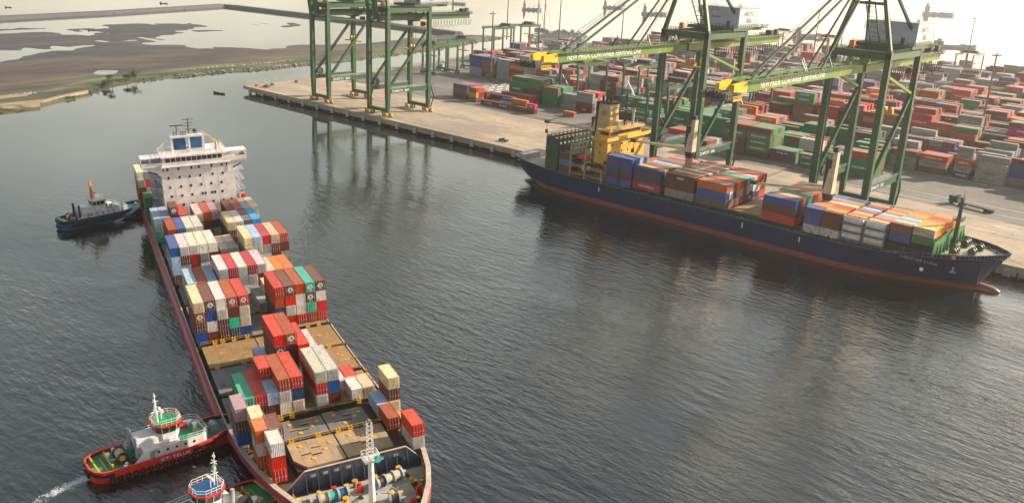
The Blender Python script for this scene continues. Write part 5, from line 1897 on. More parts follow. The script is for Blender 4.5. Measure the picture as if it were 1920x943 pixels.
    # machinery house on its deck, cab, trolley and spreader
    mb = MB()
    mb.box(-w / 2 - 0.5, w / 2 + 1.2, 18.0, 42.5, ztop + 2.65, ztop + 3.9)
    mb.rail([(-w / 2 - 0.5, 18, ztop + 3.9), (w / 2 + 1.2, 18, ztop + 3.9), (w / 2 + 1.2, 42.5, ztop + 3.9)], 1.2, 0.08, 1.6)
    hd = mb.build('house_deck', M_DGREEN, r)
    mb = MB()
    mb.box(-w / 2 + 2.4, w / 2 + 0.4, 23.0, 40.5, ztop + 3.9, ztop + 11.6)
    mb.box(-w / 2 + 2.2, w / 2 + 0.6, 22.8, 40.7, ztop + 11.6, ztop + 11.9)
    hs = mb.build('machinery_house', M_HOUSE, r)
    mb = MB()
    mb.box(-2.0, 1.8, 22.9, 23.0, ztop + 7.6, ztop + 7.9)
    mb.box(5.0, 6.4, 22.94, 23.0, ztop + 3.9, ztop + 6.4)
    mb.build('house_door', M_DKSTEEL, hs)
    lettering('NPCT1', hs, (w / 2 + 0.43, 31.0, ztop + 8.4), (0, 1, 0), (0, 0, 1), 1.7, 7.0, M_DLETTER)
    lettering(number, hs, (w / 2 + 0.43, 31.5, ztop + 5.6), (0, 1, 0), (0, 0, 1), 1.9, 4.0, M_DLETTER)
    mb = MB()
    mb.rail([(w / 2 - 0.4, 23.2, ztop + 11.9), (w / 2 - 0.4, 25.6, ztop + 11.9)], 1.6, 0.1, 0.8)
    mb.rail([(-w / 2 + 2.5, 23.2, ztop + 8), (-w / 2 + 1.0, 23.2, ztop + 8)], 3.0, 0.12, 0.8)
    mb.box(w / 2 + 1.4, w / 2 + 4.2, 36, 42, ztop + 3.7, ztop + 3.9)
    mb.rail([(w / 2 + 4.2, 36, ztop + 3.9), (w / 2 + 4.2, 42, ztop + 3.9)], 1.3, 0.1, 1.0)
    mb.build('house_ladder', M_DKSTEEL, hs)
    sy = spreader_y - 325
    mb = MB()
    mb.box(-3.0, 3.0, sy - 2.5, sy + 2.5, GZ0 - 0.9, GZ0 - 0.2)
    mb.rail([(3.0, sy - 2.5, GZ0 - 0.9), (3.0, sy + 2.5, GZ0 - 0.9)], 1.0, 0.08, 1.0)
    tr = mb.build('trolley', M_DKSTEEL, r)
    mb = MB()
    mb.box(3.3, 5.4, sy + 2.6, sy + 5.0, GZ0 - 3.6, GZ0 - 0.9)
    cb = mb.build('driver_cab', M_ORANGE, tr)
    mb = MB()
    mb.box(3.5, 5.2, sy + 2.53, sy + 2.6, GZ0 - 3.0, GZ0 - 1.4)
    mb.box(5.4, 5.46, sy + 2.8, sy + 4.8, GZ0 - 3.0, GZ0 - 1.4)
    mb.build('cab_glass', M_GLASS, tr)
    sz = spreader_z - 4.0
    mb = MB()
    mb.box(-6.0, 6.0, sy - 0.5, sy + 0.5, sz, sz + 0.5)
    for x in (-6.0, 5.5):
        mb.box(x, x + 0.5, sy - 1.2, sy + 1.2, sz - 0.3, sz + 0.6)
    mb.box(-2.2, 2.2, sy - 0.9, sy + 0.9, sz + 0.5, sz + 1.6)
    mb.tube((-1.2, sy - 0.9, sz + 2.2), (-1.2, sy + 0.9, sz + 2.2), 0.8, n=10)
    mb.tube((1.2, sy - 0.9, sz + 2.2), (1.2, sy + 0.9, sz + 2.2), 0.8, n=10)
    mb.build('spreader', M_UYEL, tr)
    mb = MB()
    for x in (-1.6, 1.6):
        for y in (-0.8, 0.8):
            mb.beam((x, sy + y, sz + 2.2), (x, sy + y, GZ0 - 0.8), 0.12)
    mb.build('lifting_rope', M_BLACK, tr)
    mb = MB()
    mb.tube((w / 2 - 1.7, 3.2, 17.0) if False else (-w / 2 + 1.4, 3.6, 15.0 + 2.0), (-w / 2 + 2.2, 3.6, 17.0), 2.1, n=18)
    mb.box(-w / 2 + 1.5, -w / 2 + 2.4, 3.2, 4.0, 14.8, 17)
    mb.build('cable_reel', M_DKSTEEL, r)
    mb = MB()
    mb.box(-w / 2 + 3.2, -w / 2 + 5.0, 5.5, 7.0, ztop + 2.5, ztop + 5.2)
    mb.build('hoist_booth', M_ORANGE, r)
    mb = MB()
    for z0, z1, y0, y1 in ((2.5, 8.5, D + 1.3, D + 3.6), (8.5, 14.6, D + 3.6, D + 1.3)):
        mb.beam((w / 2 + 0.9, y0, z0), (w / 2 + 0.9, y1, z1), 0.7, 0.2)
    mb.rail([(w / 2 + 0.9, D + 1.2, 14.8), (w / 2 + 0.9, D + 3.8, 14.8)], 1.1, 0.08, 0.8)
    mb.rail([(w / 2 + 0.9, D + 1.2, 8.5), (w / 2 + 0.9, D + 3.8, 8.5)], 1.1, 0.08, 0.8)
    mb.build('leg_stair', M_DKSTEEL, r)
    return r

sts(-124.6, 20.2, 'green quay crane 805 with lowered boom, nearest and farthest right of four', '805', True, 362, 40.0)
sts(-196.2, 20.2, 'green quay crane 806 with lowered boom behind yellow ship bridge', '806', True, 331, 52.0)
sts(-386.5, 15.6, 'green quay crane 807 with raised boom, second from the open quay end', '807', False, 350, 38.0, 55.5)
sts(-438.3, 14.6, 'green quay crane 808 with raised boom, last before the open quay end', '808', False, 349, 38.0, 54.0)

# ================================================================ YARD
class Pal:
    maersk = 'AAAMAAGXAMMTAAGRXABAMA'
    ever = 'VVVVVMVVXVMVVVXTVMVN'
    mixed = 'MMTRAXGMAWBTOMNXMAT'
    red = 'MMMTRMMXMTOMMXRCMIN'
    one = 'OXMMXTOVMMXOXRMITXAMM'
    warm = 'MTMRXVTXMIXTVMXVAMOT'
STUFF = MB()
TEXTS = {'A': 'MAERSK', 'G': 'MAERSK', 'V': 'EVERGREEN', 'I': 'ONE', 'R': 'HAMBURG SUD', 'O': 'HAPAG-LLOYD', 'N': 'ITALIA', 'M': 'K LINE'}
LET = {}
def flat_text(mb, s, x, y, z, h, w, col):
    src = text_mesh(s)
    xs = [v.co.x for v in src.vertices]
    kx = w / (max(xs) - min(xs))
    o = len(mb.v)
    mb.v.extend([(x + v.co.x * kx, y - max(0.0, v.co.z) * 0.8, z + v.co.y * h) for v in src.vertices])
    for f in src.polygons:
        mb.f.append(tuple(i + o for i in f.vertices))
        mb.m.append(0)
        mb.c.append(col)
TH = 2.88
def yard_block(y0, x0, x1, pal, hmin, hmax, nrow=6, skip=0.06, text=0.45, keep=None, drop_front=0.25, p20=0.12):
    x = x0
    while x < x1:
        hb = R.randint(hmin, hmax)
        bay_pal = pal if R.random() < 0.8 else Pal.mixed
        empty = R.random() < skip
        is20 = R.random() < p20
        for r in range(nrow):
            h = max(1, hb - (1 if R.random() < drop_front else 0) - (1 if R.random() < 0.12 else 0))
            if keep and keep(x, y0 + r * 2.5):
                continue
            if empty and R.random() < 0.85:
                continue
            run = R.choice(bay_pal)
            for t in range(h):
                if R.random() < 0.42:
                    run = R.choice(bay_pal)
                for q in ((0, FO), (FO + 0.1, TE)) if is20 else ((0, TE),):
                    code = run if not is20 else R.choice(bay_pal)
                    c = CC[code][0]
                    v = R.uniform(0.66, 0.98)
                    c = (c[0] * v, c[1] * v, c[2] * v)
                    xa, xb = x + q[0] + 0.03, x + q[1] - 0.03
                    STUFF.box(xa, xb, y0 + r * 2.5, y0 + r * 2.5 + CW, 4.01 + t * TH, 4.0 + (t + 1) * TH - 0.06, col=c)
                    if r == 0 and not is20 and text and code in TEXTS and R.random() < text:
                        dark = code in 'AG'
                        s = TEXTS[code]
                        w_ = {'MAERSK': 6.0, 'EVERGREEN': 6.2, 'ONE': 4.0, 'HAMBURG SUD': 7.5, 'HAPAG-LLOYD': 6.5, 'ITALIA': 3.4, 'K LINE': 3.0}[s]
                        flat_text(STUFF, s, (xa + xb) / 2 + (0.8 if dark else 0), y0 - 0.01, 4 + t * TH + 0.95, 1.1, w_, (0.04, 0.06, 0.09) if dark else (0.7, 0.7, 0.68))
        x += 12.6 if R.random() < 0.9 else 15.0

EXC = []
def free(x, y):
    return any(a - 11 < x < b - 1 and c - 1 < y < d for a, b, c, d in EXC)
GY = 'containers standing in the quayside yard'
def yard_stack(phrase, x0, y, cols, L=TE, texts=None, w0=0.0):
    EXC.append((x0 - 1, x0 + L + 1, y - 1, y + len(cols) * 2.5 + 0.5))
    for r, st in enumerate(cols):
        k = len(st)
        for t, code in enumerate(st):
            row = 'front row' if r == 0 else f'{ORD[r]} row back'
            if r and t and R.random() < 0.0:
                continue
            hidden = r > 0 and t > 0
            if hidden:
                c = CC[code][0]
                FILL.box(x0 + 0.02, x0 + L - 0.02, y + r * 2.5, y + r * 2.5 + CW, 4 + (k - 1 - t) * TH, 4 + (k - t) * TH - 0.05, col=c)
                continue
            lab = f'{CC[code][1]} container, ' + (f'{row}, ' if len(cols) > 1 else '') + f'{tier_words(t, k)}, {phrase}'
            s = TEXTS.get(code) if (texts is None and r == 0 and code in 'AVIRNO') else (texts or {}).get((r, t))
            dark = code in 'AG'
            o = container(T((x0 + L, y + r * 2.5, 4 + (k - 1 - t) * TH + w0)), L, 2.88, code, lab, GY, door=False, text=s if not s or L > 8 else s.split()[0], tcol=M_DLETTER if dark else M_LETTER)
yard_stack('five-high stack beside crane 806 rear leg', -203.3, 403.0, ['MVVVM', 'VMMVV', 'VVXMV', 'MVVVM', 'VXVVM', 'VVMMV'])
yard_stack('five-high stack hidden by crane 806 leg', -216.2, 403.4, ['MVMMM', 'TMVMM', 'MVVXM', 'TVMMM', 'MXVVM', 'TMVVM'])
yard_stack('low stack right of five-high stack', -190.3, 403.2, ['NM', 'VV', 'MX', 'VM'])
yard_stack('low green stack before crane 805 legs', -176.0, 403.6, ['VV', 'XV'], FO + 1.5)
yard_stack('stack beneath lamp mast by white line', -133.2, 440.5, ['RAM', 'XTA', 'TMM', 'MMA'])
yard_stack('stack left of the orange lettered one', -147.0, 440.5, ['XAA', 'MTM', 'TAM'])
yard_stack('short pile on the white line', -117.8, 441.5, ['AARAN', 'AMAR'], FO + 1.0)
yard_stack('grey wall at right frame edge', -108.6, 441.2, ['AA', 'AAG', 'AAGA'])
yard_stack('long low red row on bare apron', -379.6, 399.6, ['M'], texts={(0, 0): 'K LINE'})
yard_stack('second box of the long red row', -367.2, 399.6, ['M'], texts={(0, 0): 'K LINE'})
yard_stack('third box of the long red row', -354.8, 399.6, ['M'], texts={})
yard_stack('last box of the long red row', -342.4, 399.6, ['IM'], FO, texts={(0, 0): 'ONE'})
yard_stack('box behind the long red row', -360.0, 405.5, ['OX'], texts={})
yard_stack('blue box behind the long red row', -372.0, 408.5, ['NL'], texts={(0, 0): 'SAFMARINE'})
yard_stack('tall short pile left of red row', -391.0, 401.0, ['XUX', 'RMM', 'TMR'], FO, texts={})
yard_stack('long pile beside crane 807 rear leg', -408.0, 404.0, ['NDM', 'MTB'], texts={})
yard_stack('lone box on the apron behind navy ship', -325.0, 412.0, ['S'], FO * 1.3, texts={})

FB = dict(keep=free)
yard_block(404.5, -409, -383, Pal.red, 1, 3, 4, text=0, **FB)
yard_block(421.0, -420, -360, Pal.red, 1, 2, 3, text=0.1, **FB)
yard_block(430.0, -384, -345, Pal.ever, 4, 5, 6, skip=0, **FB)
yard_block(432.0, -344, -322, Pal.maersk, 3, 4, 6, skip=0, **FB)
yard_block(403.5, -300, -217, Pal.ever, 1, 3, 6, skip=0.1, **FB)
yard_block(403.5, -166, -150, Pal.ever, 2, 4, 6, skip=0, **FB)
yard_block(426.0, -300, -150, Pal.ever, 1, 4, 6, skip=0.12, **FB)
yard_block(440.5, -150, 20, Pal.maersk, 3, 5, 6, skip=0.15, drop_front=0.4, **FB)
yard_block(452.0, -300, -160, Pal.ever, 2, 4, 6, skip=0.1, **FB)
yard_block(464.0, -150, 20, Pal.maersk, 3, 5, 6, skip=0.1, drop_front=0.4, **FB)
yard_block(459.0, -318, -305, Pal.ever, 3, 4, 4, **FB)
yard_block(478.0, -300, -160, Pal.mixed, 1, 4, 6, skip=0.2, **FB)
yard_block(490.0, -478, -405, Pal.maersk, 4, 5, 6, skip=0.0, **FB)
yard_block(486.0, -404, -330, Pal.maersk, 3, 5, 6, skip=0.12, **FB)
yard_block(496.0, -150, 40, Pal.warm, 3, 5, 6, skip=0.1, **FB)
yard_block(506.0, -320, -262, Pal.maersk, 3, 5, 6, skip=0.1, **FB)
yard_block(521.0, -250, 50, Pal.one, 4, 6, 6, skip=0.04, text=0.6, **FB)
yard_block(520.0, -470, -262, Pal.maersk, 2, 5, 6, skip=0.2, **FB)
yi = 548.0
while yi < 905:
    xl = -560 if yi < 600 else (-575 if yi < 700 else (-570 if yi < 860 else -500))
    xl += 12
    gap = -250 if yi < 640 else -200
    yard_block(yi, xl, gap, Pal.mixed if yi < 620 else Pal.maersk, 1, 4, 6, skip=0.25, text=0.2 if yi < 640 else 0)
    yard_block(yi, gap + 14, 90 if yi < 760 else 0, Pal.one if yi < 680 else Pal.warm, 3, 5, 6, skip=0.12, text=0.35 if yi < 680 else 0)
    yi += 27.0
STUFF.v.extend(FILL.v) if False else None
o_ = len(STUFF.v)
STUFF.v.extend(FILL.v)
STUFF.f.extend([tuple(i + o_ for i in f) for f in FILL.f])
STUFF.m.extend(FILL.m)
STUFF.c.extend(FILL.c)
tag(STUFF.build('stacked_containers', M_STUFF), 'the mass of stacked containers filling the yard behind the wharf', 'containers', kind='stuff')

# rows of tank containers lying in the yard
yt = MB()
for r in range(9):
    for q in range(11):
        x, y = -418 + q * 7.0 + (r % 2) * 1.2, 428.0 + r * 4.4
        if x < -346 - r * 2 and R.random() < 0.9 and not (x > -386 and y < 448):
            yt.tube((x + 0.4, y, 5.4), (x + 5.6, y, 5.4), 1.15, n=10)
            for xx in (x, x + 5.9):
                yt.box(xx, xx + 0.12, y - 1.2, y + 1.2, 4.0, 6.6)
tag(yt.build('yard_tanks', M_TANK), 'rows of small white tank containers lying behind the red stacks', 'tanks', kind='stuff')

def rtg(x, y, span, w, h, label, hoist=0.5, mat=None):
    mat = mat or M_CGREEN
    r = thing('yard_crane', label, 'crane', T((x, y, 4.0)), 'rubber tyred yard cranes over the stacks')
    for yy in (0, span):
        for xx in (-w / 2, w / 2):
            mb = MB()
            mb.beam((xx, yy, 1.2), (xx, yy, h), 1.15, 1.1, ref=(0, 1, 0))
            mb.build('leg', mat, r)
        mb = MB()
        mb.box(-w / 2 - 2, w / 2 + 2, yy - 0.6, yy + 0.6, 1.2, 2.3)
        sb = mb.build('sill_beam', mat, r)
        mb = MB()
        for xx in (-w / 2 - 1.4, -w / 2 + 1.4, w / 2 - 1.4, w / 2 + 1.4):
            mb.tube((xx, yy - 0.4, 0.75), (xx, yy + 0.4, 0.75), 0.75, n=10)
        split_build(mb, 'tyre', M_RUBBER, sb)
    mb = MB()
    for xx in (-w / 2, w / 2):
        mb.box(xx - 0.65, xx + 0.65, -1.5, span + 1.5, h, h + 1.7)
        mb.rail([(xx + 0.7, -1.5, h + 1.7), (xx + 0.7, span + 1.5, h + 1.7)], 1.1, 0.07, 2.4)
    mb.build('top_girder', mat, r)
    yt_ = span * hoist
    mb = MB()
    mb.box(-w / 2 - 0.8, w / 2 + 0.8, yt_ - 2.6, yt_ + 2.6, h + 1.7, h + 2.5)
    mb.box(-w / 2 + 1, w / 2 - 1, yt_ - 2, yt_ + 2, h + 2.5, h + 4.2)
    mb.rail([(-w / 2, yt_ - 2.6, h + 2.5), (w / 2, yt_ - 2.6, h + 2.5)], 1.2, 0.08, 1.5)
    t_ = mb.build('trolley', M_DKSTEEL, r)
    mb = MB()
    mb.box(-6, 6, yt_ - 0.6, yt_ + 0.6, h * 0.66, h * 0.66 + 0.7)
    for xx in (-2, 2):
        mb.beam((xx, yt_, h * 0.66 + 0.7), (xx, yt_, h + 1.8), 0.14)
    mb.build('spreader', M_ORANGE, t_)
    mb = MB()
    mb.box(-w / 2 + 1.5, -w / 2 + 5.5, -1.5, 0.8, 2.3, 4.9)
    mb.build('generator_box', M_GREYP, r)
    mb = MB()
    mb.beam((w / 2, -0.5, 2.4), (-w / 2 + 2, -0.5, h * 0.75), 0.5, 0.2)
    mb.build('ladder', M_GREYP, r)
RT = [(-492, 461, 24, 12, 20, 'green yard crane behind crane 807, nearest the channel bend'), (-503, 487, 26, 10, 21, 'second green yard crane behind the first by the channel bend'),
      (-560, 597, 26, 13, 22, 'green yard crane at the far left corner of the stacks'), (-566, 640, 26, 12, 22, 'hazy green yard crane behind the far left corner crane'),
      (-352, 450, 30, 14, 23, 'green yard crane straddling stacks behind the yellow funnel'), (-330, 486, 28, 12, 22, 'green yard crane one row behind the funnel crane'),
      (-270, 425, 27, 13, 22, 'green yard crane seen through crane 806 legs'), (-262, 505, 28, 12, 21, 'pale green yard crane under the end of boom 805')]
for i, a in enumerate(RT):
    rtg(*a, hoist=(0.15, 0.8, 0.9, 0.7, 0.25, 0.5, 0.7, 0.4)[i])
for i, (x, y, lab) in enumerate(((-372, 868, 'hazy lattice yard crane at back edge, leftmost of the row'), (-330, 905, 'hazy lattice yard crane at back edge, second in the row'), (-288, 880, 'hazy lattice yard crane at back edge, third in the row'), (-236, 850, 'hazy lattice yard crane behind lamp mast near the frame edge'), (-430, 890, 'hazy lattice yard crane below the dark barge'))):
    rtg(x, y, 30, 14, 20, lab, 0.5, M_TAN)

for x, y, h, lab in ((-443, 476, 48, 'tall lamp mast on open ground left of the grey stacks'), (-643, 713, 52, 'tall lamp mast near the rocky spit, leftmost in haze'), (-560, 696, 54, 'hazy lamp mast left of the barge with cranes'),
                     (-538, 769, 42, 'hazy lamp mast behind boom of crane 806'), (-364, 834, 50, 'thin lamp mast left of crane 805'), (-237, 861, 52, 'hazy lamp mast right of crane 805'), (-132, 531, 50, 'lamp mast over grey and red stacks at right, clearest of them')):
    r = thing('lamp_mast', lab, 'lamp mast', T((x, y, 4.0)), 'high lamp masts of the terminal')
    mb = MB()
    mb.tube((0, 0, 0), (0, 0, h), 0.7, 0.36, 8)
    mb.build('pole', M_LAMPHEAD, r)
    mb = MB()
    mb.tube((0, 0, h - 1.2), (0, 0, h - 0.9), 1.9, n=10)
    mb.beam((0, 0, h), (0, 0, h + 1.6), 0.12)
    hd_ = mb.build('lamp_ring', M_LAMPHEAD, r)
    mb = MB()
    for k in range(8):
        t_ = 2 * PI * k / 8
        mb.box(1.9 * math.cos(t_) - 0.45, 1.9 * math.cos(t_) + 0.45, 1.9 * math.sin(t_) - 0.45, 1.9 * math.sin(t_) + 0.45, h - 1.5, h - 0.9)
    mb.build('floodlights', M_GREYP, hd_)

# vehicles on the quay
r = thing('truck', 'dark flatbed truck parked on the apron behind the navy bow', 'truck', T((-98.0, 389.0, 4.0)) @ Rz(math.radians(-14)))
mb = MB()
mb.box(-1.5, 13, -1.2, 1.2, 1.1, 1.5)
mb.box(3.5, 13, -0.5, 0.5, 0.8, 1.1)
mb.build('flatbed', M_DKSTEEL, r)
mb = MB()
mb.box(-5.2, -2.2, -1.25, 1.25, 0.8, 3.4)
mb.box(-2.2, -1.6, -1.1, 1.1, 0.8, 4.1)
cbn = mb.build('cab', M_DGREEN, r)
mb = MB()
mb.box(-5.26, -5.2, -1.1, 1.1, 2.0, 3.0)
mb.box(-4.6, -3.0, -1.31, -1.25, 2.0, 3.0)
mb.build('cab_window', M_GLASS, cbn)
mb = MB()
for x in (-4.2, -0.4, 0.8, 10.2, 11.4, 12.5):
    for y in (-1.15, 0.85):
        mb.tube((x, y, 0.52), (x, y + 0.3, 0.52), 0.52, n=10)
split_build(mb, 'wheel', M_RUBBER, r)
for x, y, lab, m_ in ((-500, 328.5, 'dark pickup parked near the open corner of the quay', M_DKSTEEL), (-296, 325.5 + 3.6, 'small dark vehicle at quay edge left of the navy stern', M_BLACK)):
    r = thing('pickup', lab, 'vehicle', T((x, y, 4.0)))
    mb = MB()
    mb.loft([[(-2.6, -0.95, 0.5), (2.6, -0.95, 0.5), (2.6, 0.95, 0.5), (-2.6, 0.95, 0.5)], [(-2.6, -0.95, 1.1), (2.55, -0.95, 1.05), (2.55, 0.95, 1.05), (-2.6, 0.95, 1.1)]])
    mb.loft([[(-0.6, -0.9, 1.08), (1.5, -0.9, 1.08), (1.5, 0.9, 1.08), (-0.6, 0.9, 1.08)], [(-0.3, -0.75, 1.8), (0.9, -0.75, 1.8), (0.9, 0.75, 1.8), (-0.3, 0.75, 1.8)]])
    mb.build('body', m_, r)
    mb = MB()
    for xx in (-1.7, 1.7):
        for yy in (-1.0, 0.75):
            mb.tube((xx, yy, 0.4), (xx, yy + 0.25, 0.4), 0.4, n=10)
    split_build(mb, 'wheel', M_RUBBER, r)
for i, (x, y, lab) in enumerate(((-507, 326, 'red and dark crate at the very corner of the quay'), (-505, 336, 'second small crate inside the quay fence'), (-507, 356, 'dark crate halfway along the quay fence'))):
    r = thing('crate', lab, 'crate', T((x, y, 4.0)), 'crates by the quay fence')
    mb = MB()
    mb.box(-0.9, 0.9, -0.7, 0.7, 0.0, 1.2)
    for xx in (-0.9, -0.3, 0.3, 0.86):
        mb.box(xx - 0.04, xx + 0.06, -0.74, 0.74, 0.0, 1.24)
    mb.build('box', M_REDP if i == 0 else M_DKSTEEL, r)

# ================================================================ TUGS
def tug(name_label, M, L, B, hullm, deckm, rimm, roofm, mastm, whx, house, dz=0.9, text=None, mast_h=13.4, housem=None, trim=None, roofedge=None):
    housem = housem or M_WHITE
    r = thing('tugboat', name_label, 'tugboat', M, 'tugs working the red ship')
    h = L / 2
    st = [(-h, 0.30, 0.22, 1.7), (-h + 0.5, 0.66, 0.55, 1.65), (-h + 1.6, 0.88, 0.78, 1.6), (-h + 3.5, 0.98, 0.92, 1.6), (-2, 1.0, 0.96, 1.6), (h - 10, 1.0, 0.94, 1.75), (h - 6, 0.94, 0.80, 2.1), (h - 3, 0.76, 0.55, 2.6), (h - 1.2, 0.50, 0.28, 2.95), (h - 0.2, 0.14, 0.06, 3.15)]
    mb = MB()
    rings = []
    for x, a, b_, z in st:
        z += dz - 0.9 + 0.75
        half = [(x, -a * B / 2, z), (x, -a * B / 2, z - 1.3), (x, -(a * 0.6 + b_ * 0.4) * B / 2, 0.3), (x, -b_ * B / 2, -0.8)]
        rings.append(half + [(p[0], -p[1], p[2]) for p in reversed(half)])
    mb.loft(rings, closed=False, cap=False)
    mb.add(rings[0], [tuple(range(8))])
    hl = mb.build('hull', hullm, r)
    mb = MB()
    mb.loft([[(x, -a * B / 2 + 0.04, z + dz - 0.15 - (0.75 if x < h - 8 else 0.85)), (x, a * B / 2 - 0.04, z + dz - 0.15 - (0.75 if x < h - 8 else 0.85))] for x, a, b_, z in st], closed=False, cap=False)
    mb.build('deck', deckm, r)
    mb = MB()
    for s in (-1, 1):
        for (x, a, b_, z), (x2, a2, b2_, z2) in zip(st, st[1:]):
            mb.beam((x, s * (a * B / 2 - 0.12), z + dz - 0.15), (x2, s * (a2 * B / 2 - 0.12), z2 + dz - 0.15), 0.32, 0.14)
    mb.beam((st[0][0], -st[0][1] * B / 2, st[0][3] + dz - 0.15), (st[0][0], st[0][1] * B / 2, st[0][3] + dz - 0.15), 0.32, 0.14)
    mb.build('bulwark_rim', rimm, r)
    # fender tyres and belting
    tyre = []
    for s in (-1, 1):
        x = -h + 3.0
        while x < h - 5:
            a = 1.0
            mb = MB()
            y = s * (a * B / 2 + 0.10)
            z = 0.75 + dz - 0.9
            for k in range(10):
                t0, t1 = 2 * PI * k / 10, 2 * PI * (k + 1) / 10
                mb.tube((x + 0.42 * math.cos(t0), y, z + 0.42 * math.sin(t0)), (x + 0.42 * math.cos(t1), y, z + 0.42 * math.sin(t1)), 0.2, n=5)
            mb.build('fender_tyre', M_RUBBER, r)
            x += 1.35 if s < 0 else 2.7
    mb = MB()
    for (x, a, b_, z), (x2, a2, b2_, z2) in list(zip(st, st[1:]))[:3] + list(zip(st, st[1:]))[5:]:
        for s in (-1, 1):
            mb.beam((x, s * (a * B / 2 + 0.05), z + 0.05 + dz - 0.9), (x2, s * (a2 * B / 2 + 0.05), z2 + 0.05 + dz - 0.9), 0.42, 0.55)
    mb.beam((st[0][0] - 0.15, -st[0][1] * B / 2, 0.9), (st[0][0] - 0.15, st[0][1] * B / 2, 0.9), 0.42, 0.6)
    mb.build('rubber_belting', M_RUBBER, r)
    # house
    x0, x1, hw = house
    z0, z1 = dz + 0.7, dz + 3.1
    mb = MB()
    mb.prism([(x0, -hw), (x1 - 1.2, -hw), (x1, -hw + 1.2), (x1, hw - 1.2), (x1 - 1.2, hw), (x0, hw)], z0 - 0.1, z1)
    mb.plate([(x0, -hw, z0), (x0, -hw, z1), (x0 - 2.0, -hw, z0 + 0.4), (x0 - 2.0, -hw, z0)], (0, 0.12, 0))
    mb.plate([(x0, hw, z0), (x0, hw, z1), (x0 - 2.0, hw, z0 + 0.4), (x0 - 2.0, hw, z0)], (0, -0.12, 0))
    hs = mb.build('deckhouse', housem, r)
    mb = MB()
    mb.prism([(whx + 1.6, -hw + 0.4), (x1 - 1.5, -hw + 0.4), (x1 - 0.4, -hw + 1.5), (x1 - 0.4, hw - 1.5), (x1 - 1.5, hw - 0.4), (whx + 1.6, hw - 0.4)], z1, z1 + 0.03)
    mb.build('boat_deck', deckm, hs)
    for i in range(5):
        x = x0 + 2.6 + i * (x1 - x0 - 4) / 5
        for s in (-1, 1):
            mb = MB()
            mb.tube((x, s * hw, z0 + 1.6), (x, s * (hw + 0.04), z0 + 1.6), 0.26, n=10)
            mb.build('porthole', M_GLASS, hs)
    for s in (-1, 1):
        mb = MB()
        mb.box(x0 + 1.0, x0 + 1.8, s * hw - 0.03, s * hw + 0.03, z0 + 0.2, z0 + 2.1)
        mb.build('door', M_GREYP, hs)
    mb = MB()
    mb.rail([(x0, -hw, z1), (x1 - 1.2, -hw, z1), (x1, -hw + 1.2, z1), (x1, hw - 1.2, z1), (x1 - 1.2, hw, z1), (x0, hw, z1)], 1.0, 0.04, 1.1)
    mb.build('railing', M_RAILW, hs)
    # wheelhouse: octagon, wider at the top
    def octo(x, w_, l_, z):
        return [(x - l_, -w_ * 0.55, z), (x - l_ * 0.6, -w_, z), (x + l_ * 0.55, -w_, z), (x + l_, -w_ * 0.5, z), (x + l_, w_ * 0.5, z), (x + l_ * 0.55, w_, z), (x - l_ * 0.6, w_, z), (x - l_, w_ * 0.55, z)]
    zb = z1
    mb = MB()
    mb.loft([octo(whx, 1.9, 2.1, zb), octo(whx, 2.0, 2.2, zb + 1.5), octo(whx, 2.35, 2.55, zb + 3.0)])
    mb.box(x0 - 0.6, whx - 2.0, -1.7, 1.7, zb, zb + 1.6)
    wh_ = mb.build('wheelhouse', housem, r)
    lo_, hi_ = octo(whx, 2.0, 2.2, zb + 1.5), octo(whx, 2.35, 2.55, zb + 3.0)
    for k in range(8):
        a, b_ = Vector(lo_[k]), Vector(lo_[(k + 1) % 8])
        c, d = Vector(hi_[(k + 1) % 8]), Vector(hi_[k])
        n_ = 2 if (b_ - a).length > 1.8 else 1
        for q in range(n_):
            f0, f1 = (q + 0.08) / n_, (q + 0.92) / n_
            p0, p1 = a.lerp(b_, f0), a.lerp(b_, f1)
            p3, p2 = d.lerp(c, f0), d.lerp(c, f1)
            quad = [p0.lerp(p3, 0.08), p1.lerp(p2, 0.08), p1.lerp(p2, 0.92), p0.lerp(p3, 0.92)]
            nrm = (quad[1] - quad[0]).cross(quad[3] - quad[0]).normalized()
            out = 1 if nrm.dot(quad[0] - Vector((whx, 0, quad[0].z))) > 0 else -1
            mb = MB()
            mb.plate([v + nrm * out * 0.02 for v in quad], nrm * out * 0.03)
            mb.build('window', M_GLASS, wh_)
    zr = zb + 3.0
    mb = MB()
    mb.loft([octo(whx, 2.48, 2.68, zr), octo(whx, 2.55, 2.75, zr + 0.35)])
    mb.build('roof_edge', roofedge or M_REDP, wh_)
    mb = MB()
    mb.loft([octo(whx, 2.25, 2.4, zr + 0.35), octo(whx, 2.25, 2.4, zr + 0.42)])
    mb.build('roof', roofm, wh_)
    mb = MB()
    ring = octo(whx, 2.3, 2.5, zr + 0.35)
    mb.rail(ring + [ring[0]], 1.0, 0.04, 0.9)
    mb.build('roof_railing', M_RAILW, wh_)
    mb = MB()
    mx = whx - 1.4
    mb.tube((mx, 0, zr + 0.3), (mx - 0.3, 0, mast_h), 0.15, 0.08, 7)
    mb.tube((mx - 0.2, 0.9, zr + 0.3), (mx - 0.3, 0, mast_h - 1.6), 0.07, 0.05, 5)
    mb.tube((mx - 0.2, -0.9, zr + 0.3), (mx - 0.3, 0, mast_h - 1.6), 0.07, 0.05, 5)
    for q, w_ in ((0.38, 1.2), (0.55, 0.6), (0.72, 0.9), (0.9, 0.45)):
        z = zr + (mast_h - zr) * q
        mb.box(mx - 0.3, mx - 0.2, -w_, w_, z, z + 0.09)
        mb.box(mx - 0.25 - w_ * 0.5, mx - 0.25 + w_ * 0.7, -0.05, 0.05, z, z + 0.09)
        for s in ():
            mb.box(mx - 0.35, mx, s * w_ - 0.08, s * w_ + 0.08, z + 0.12, z + 0.38)
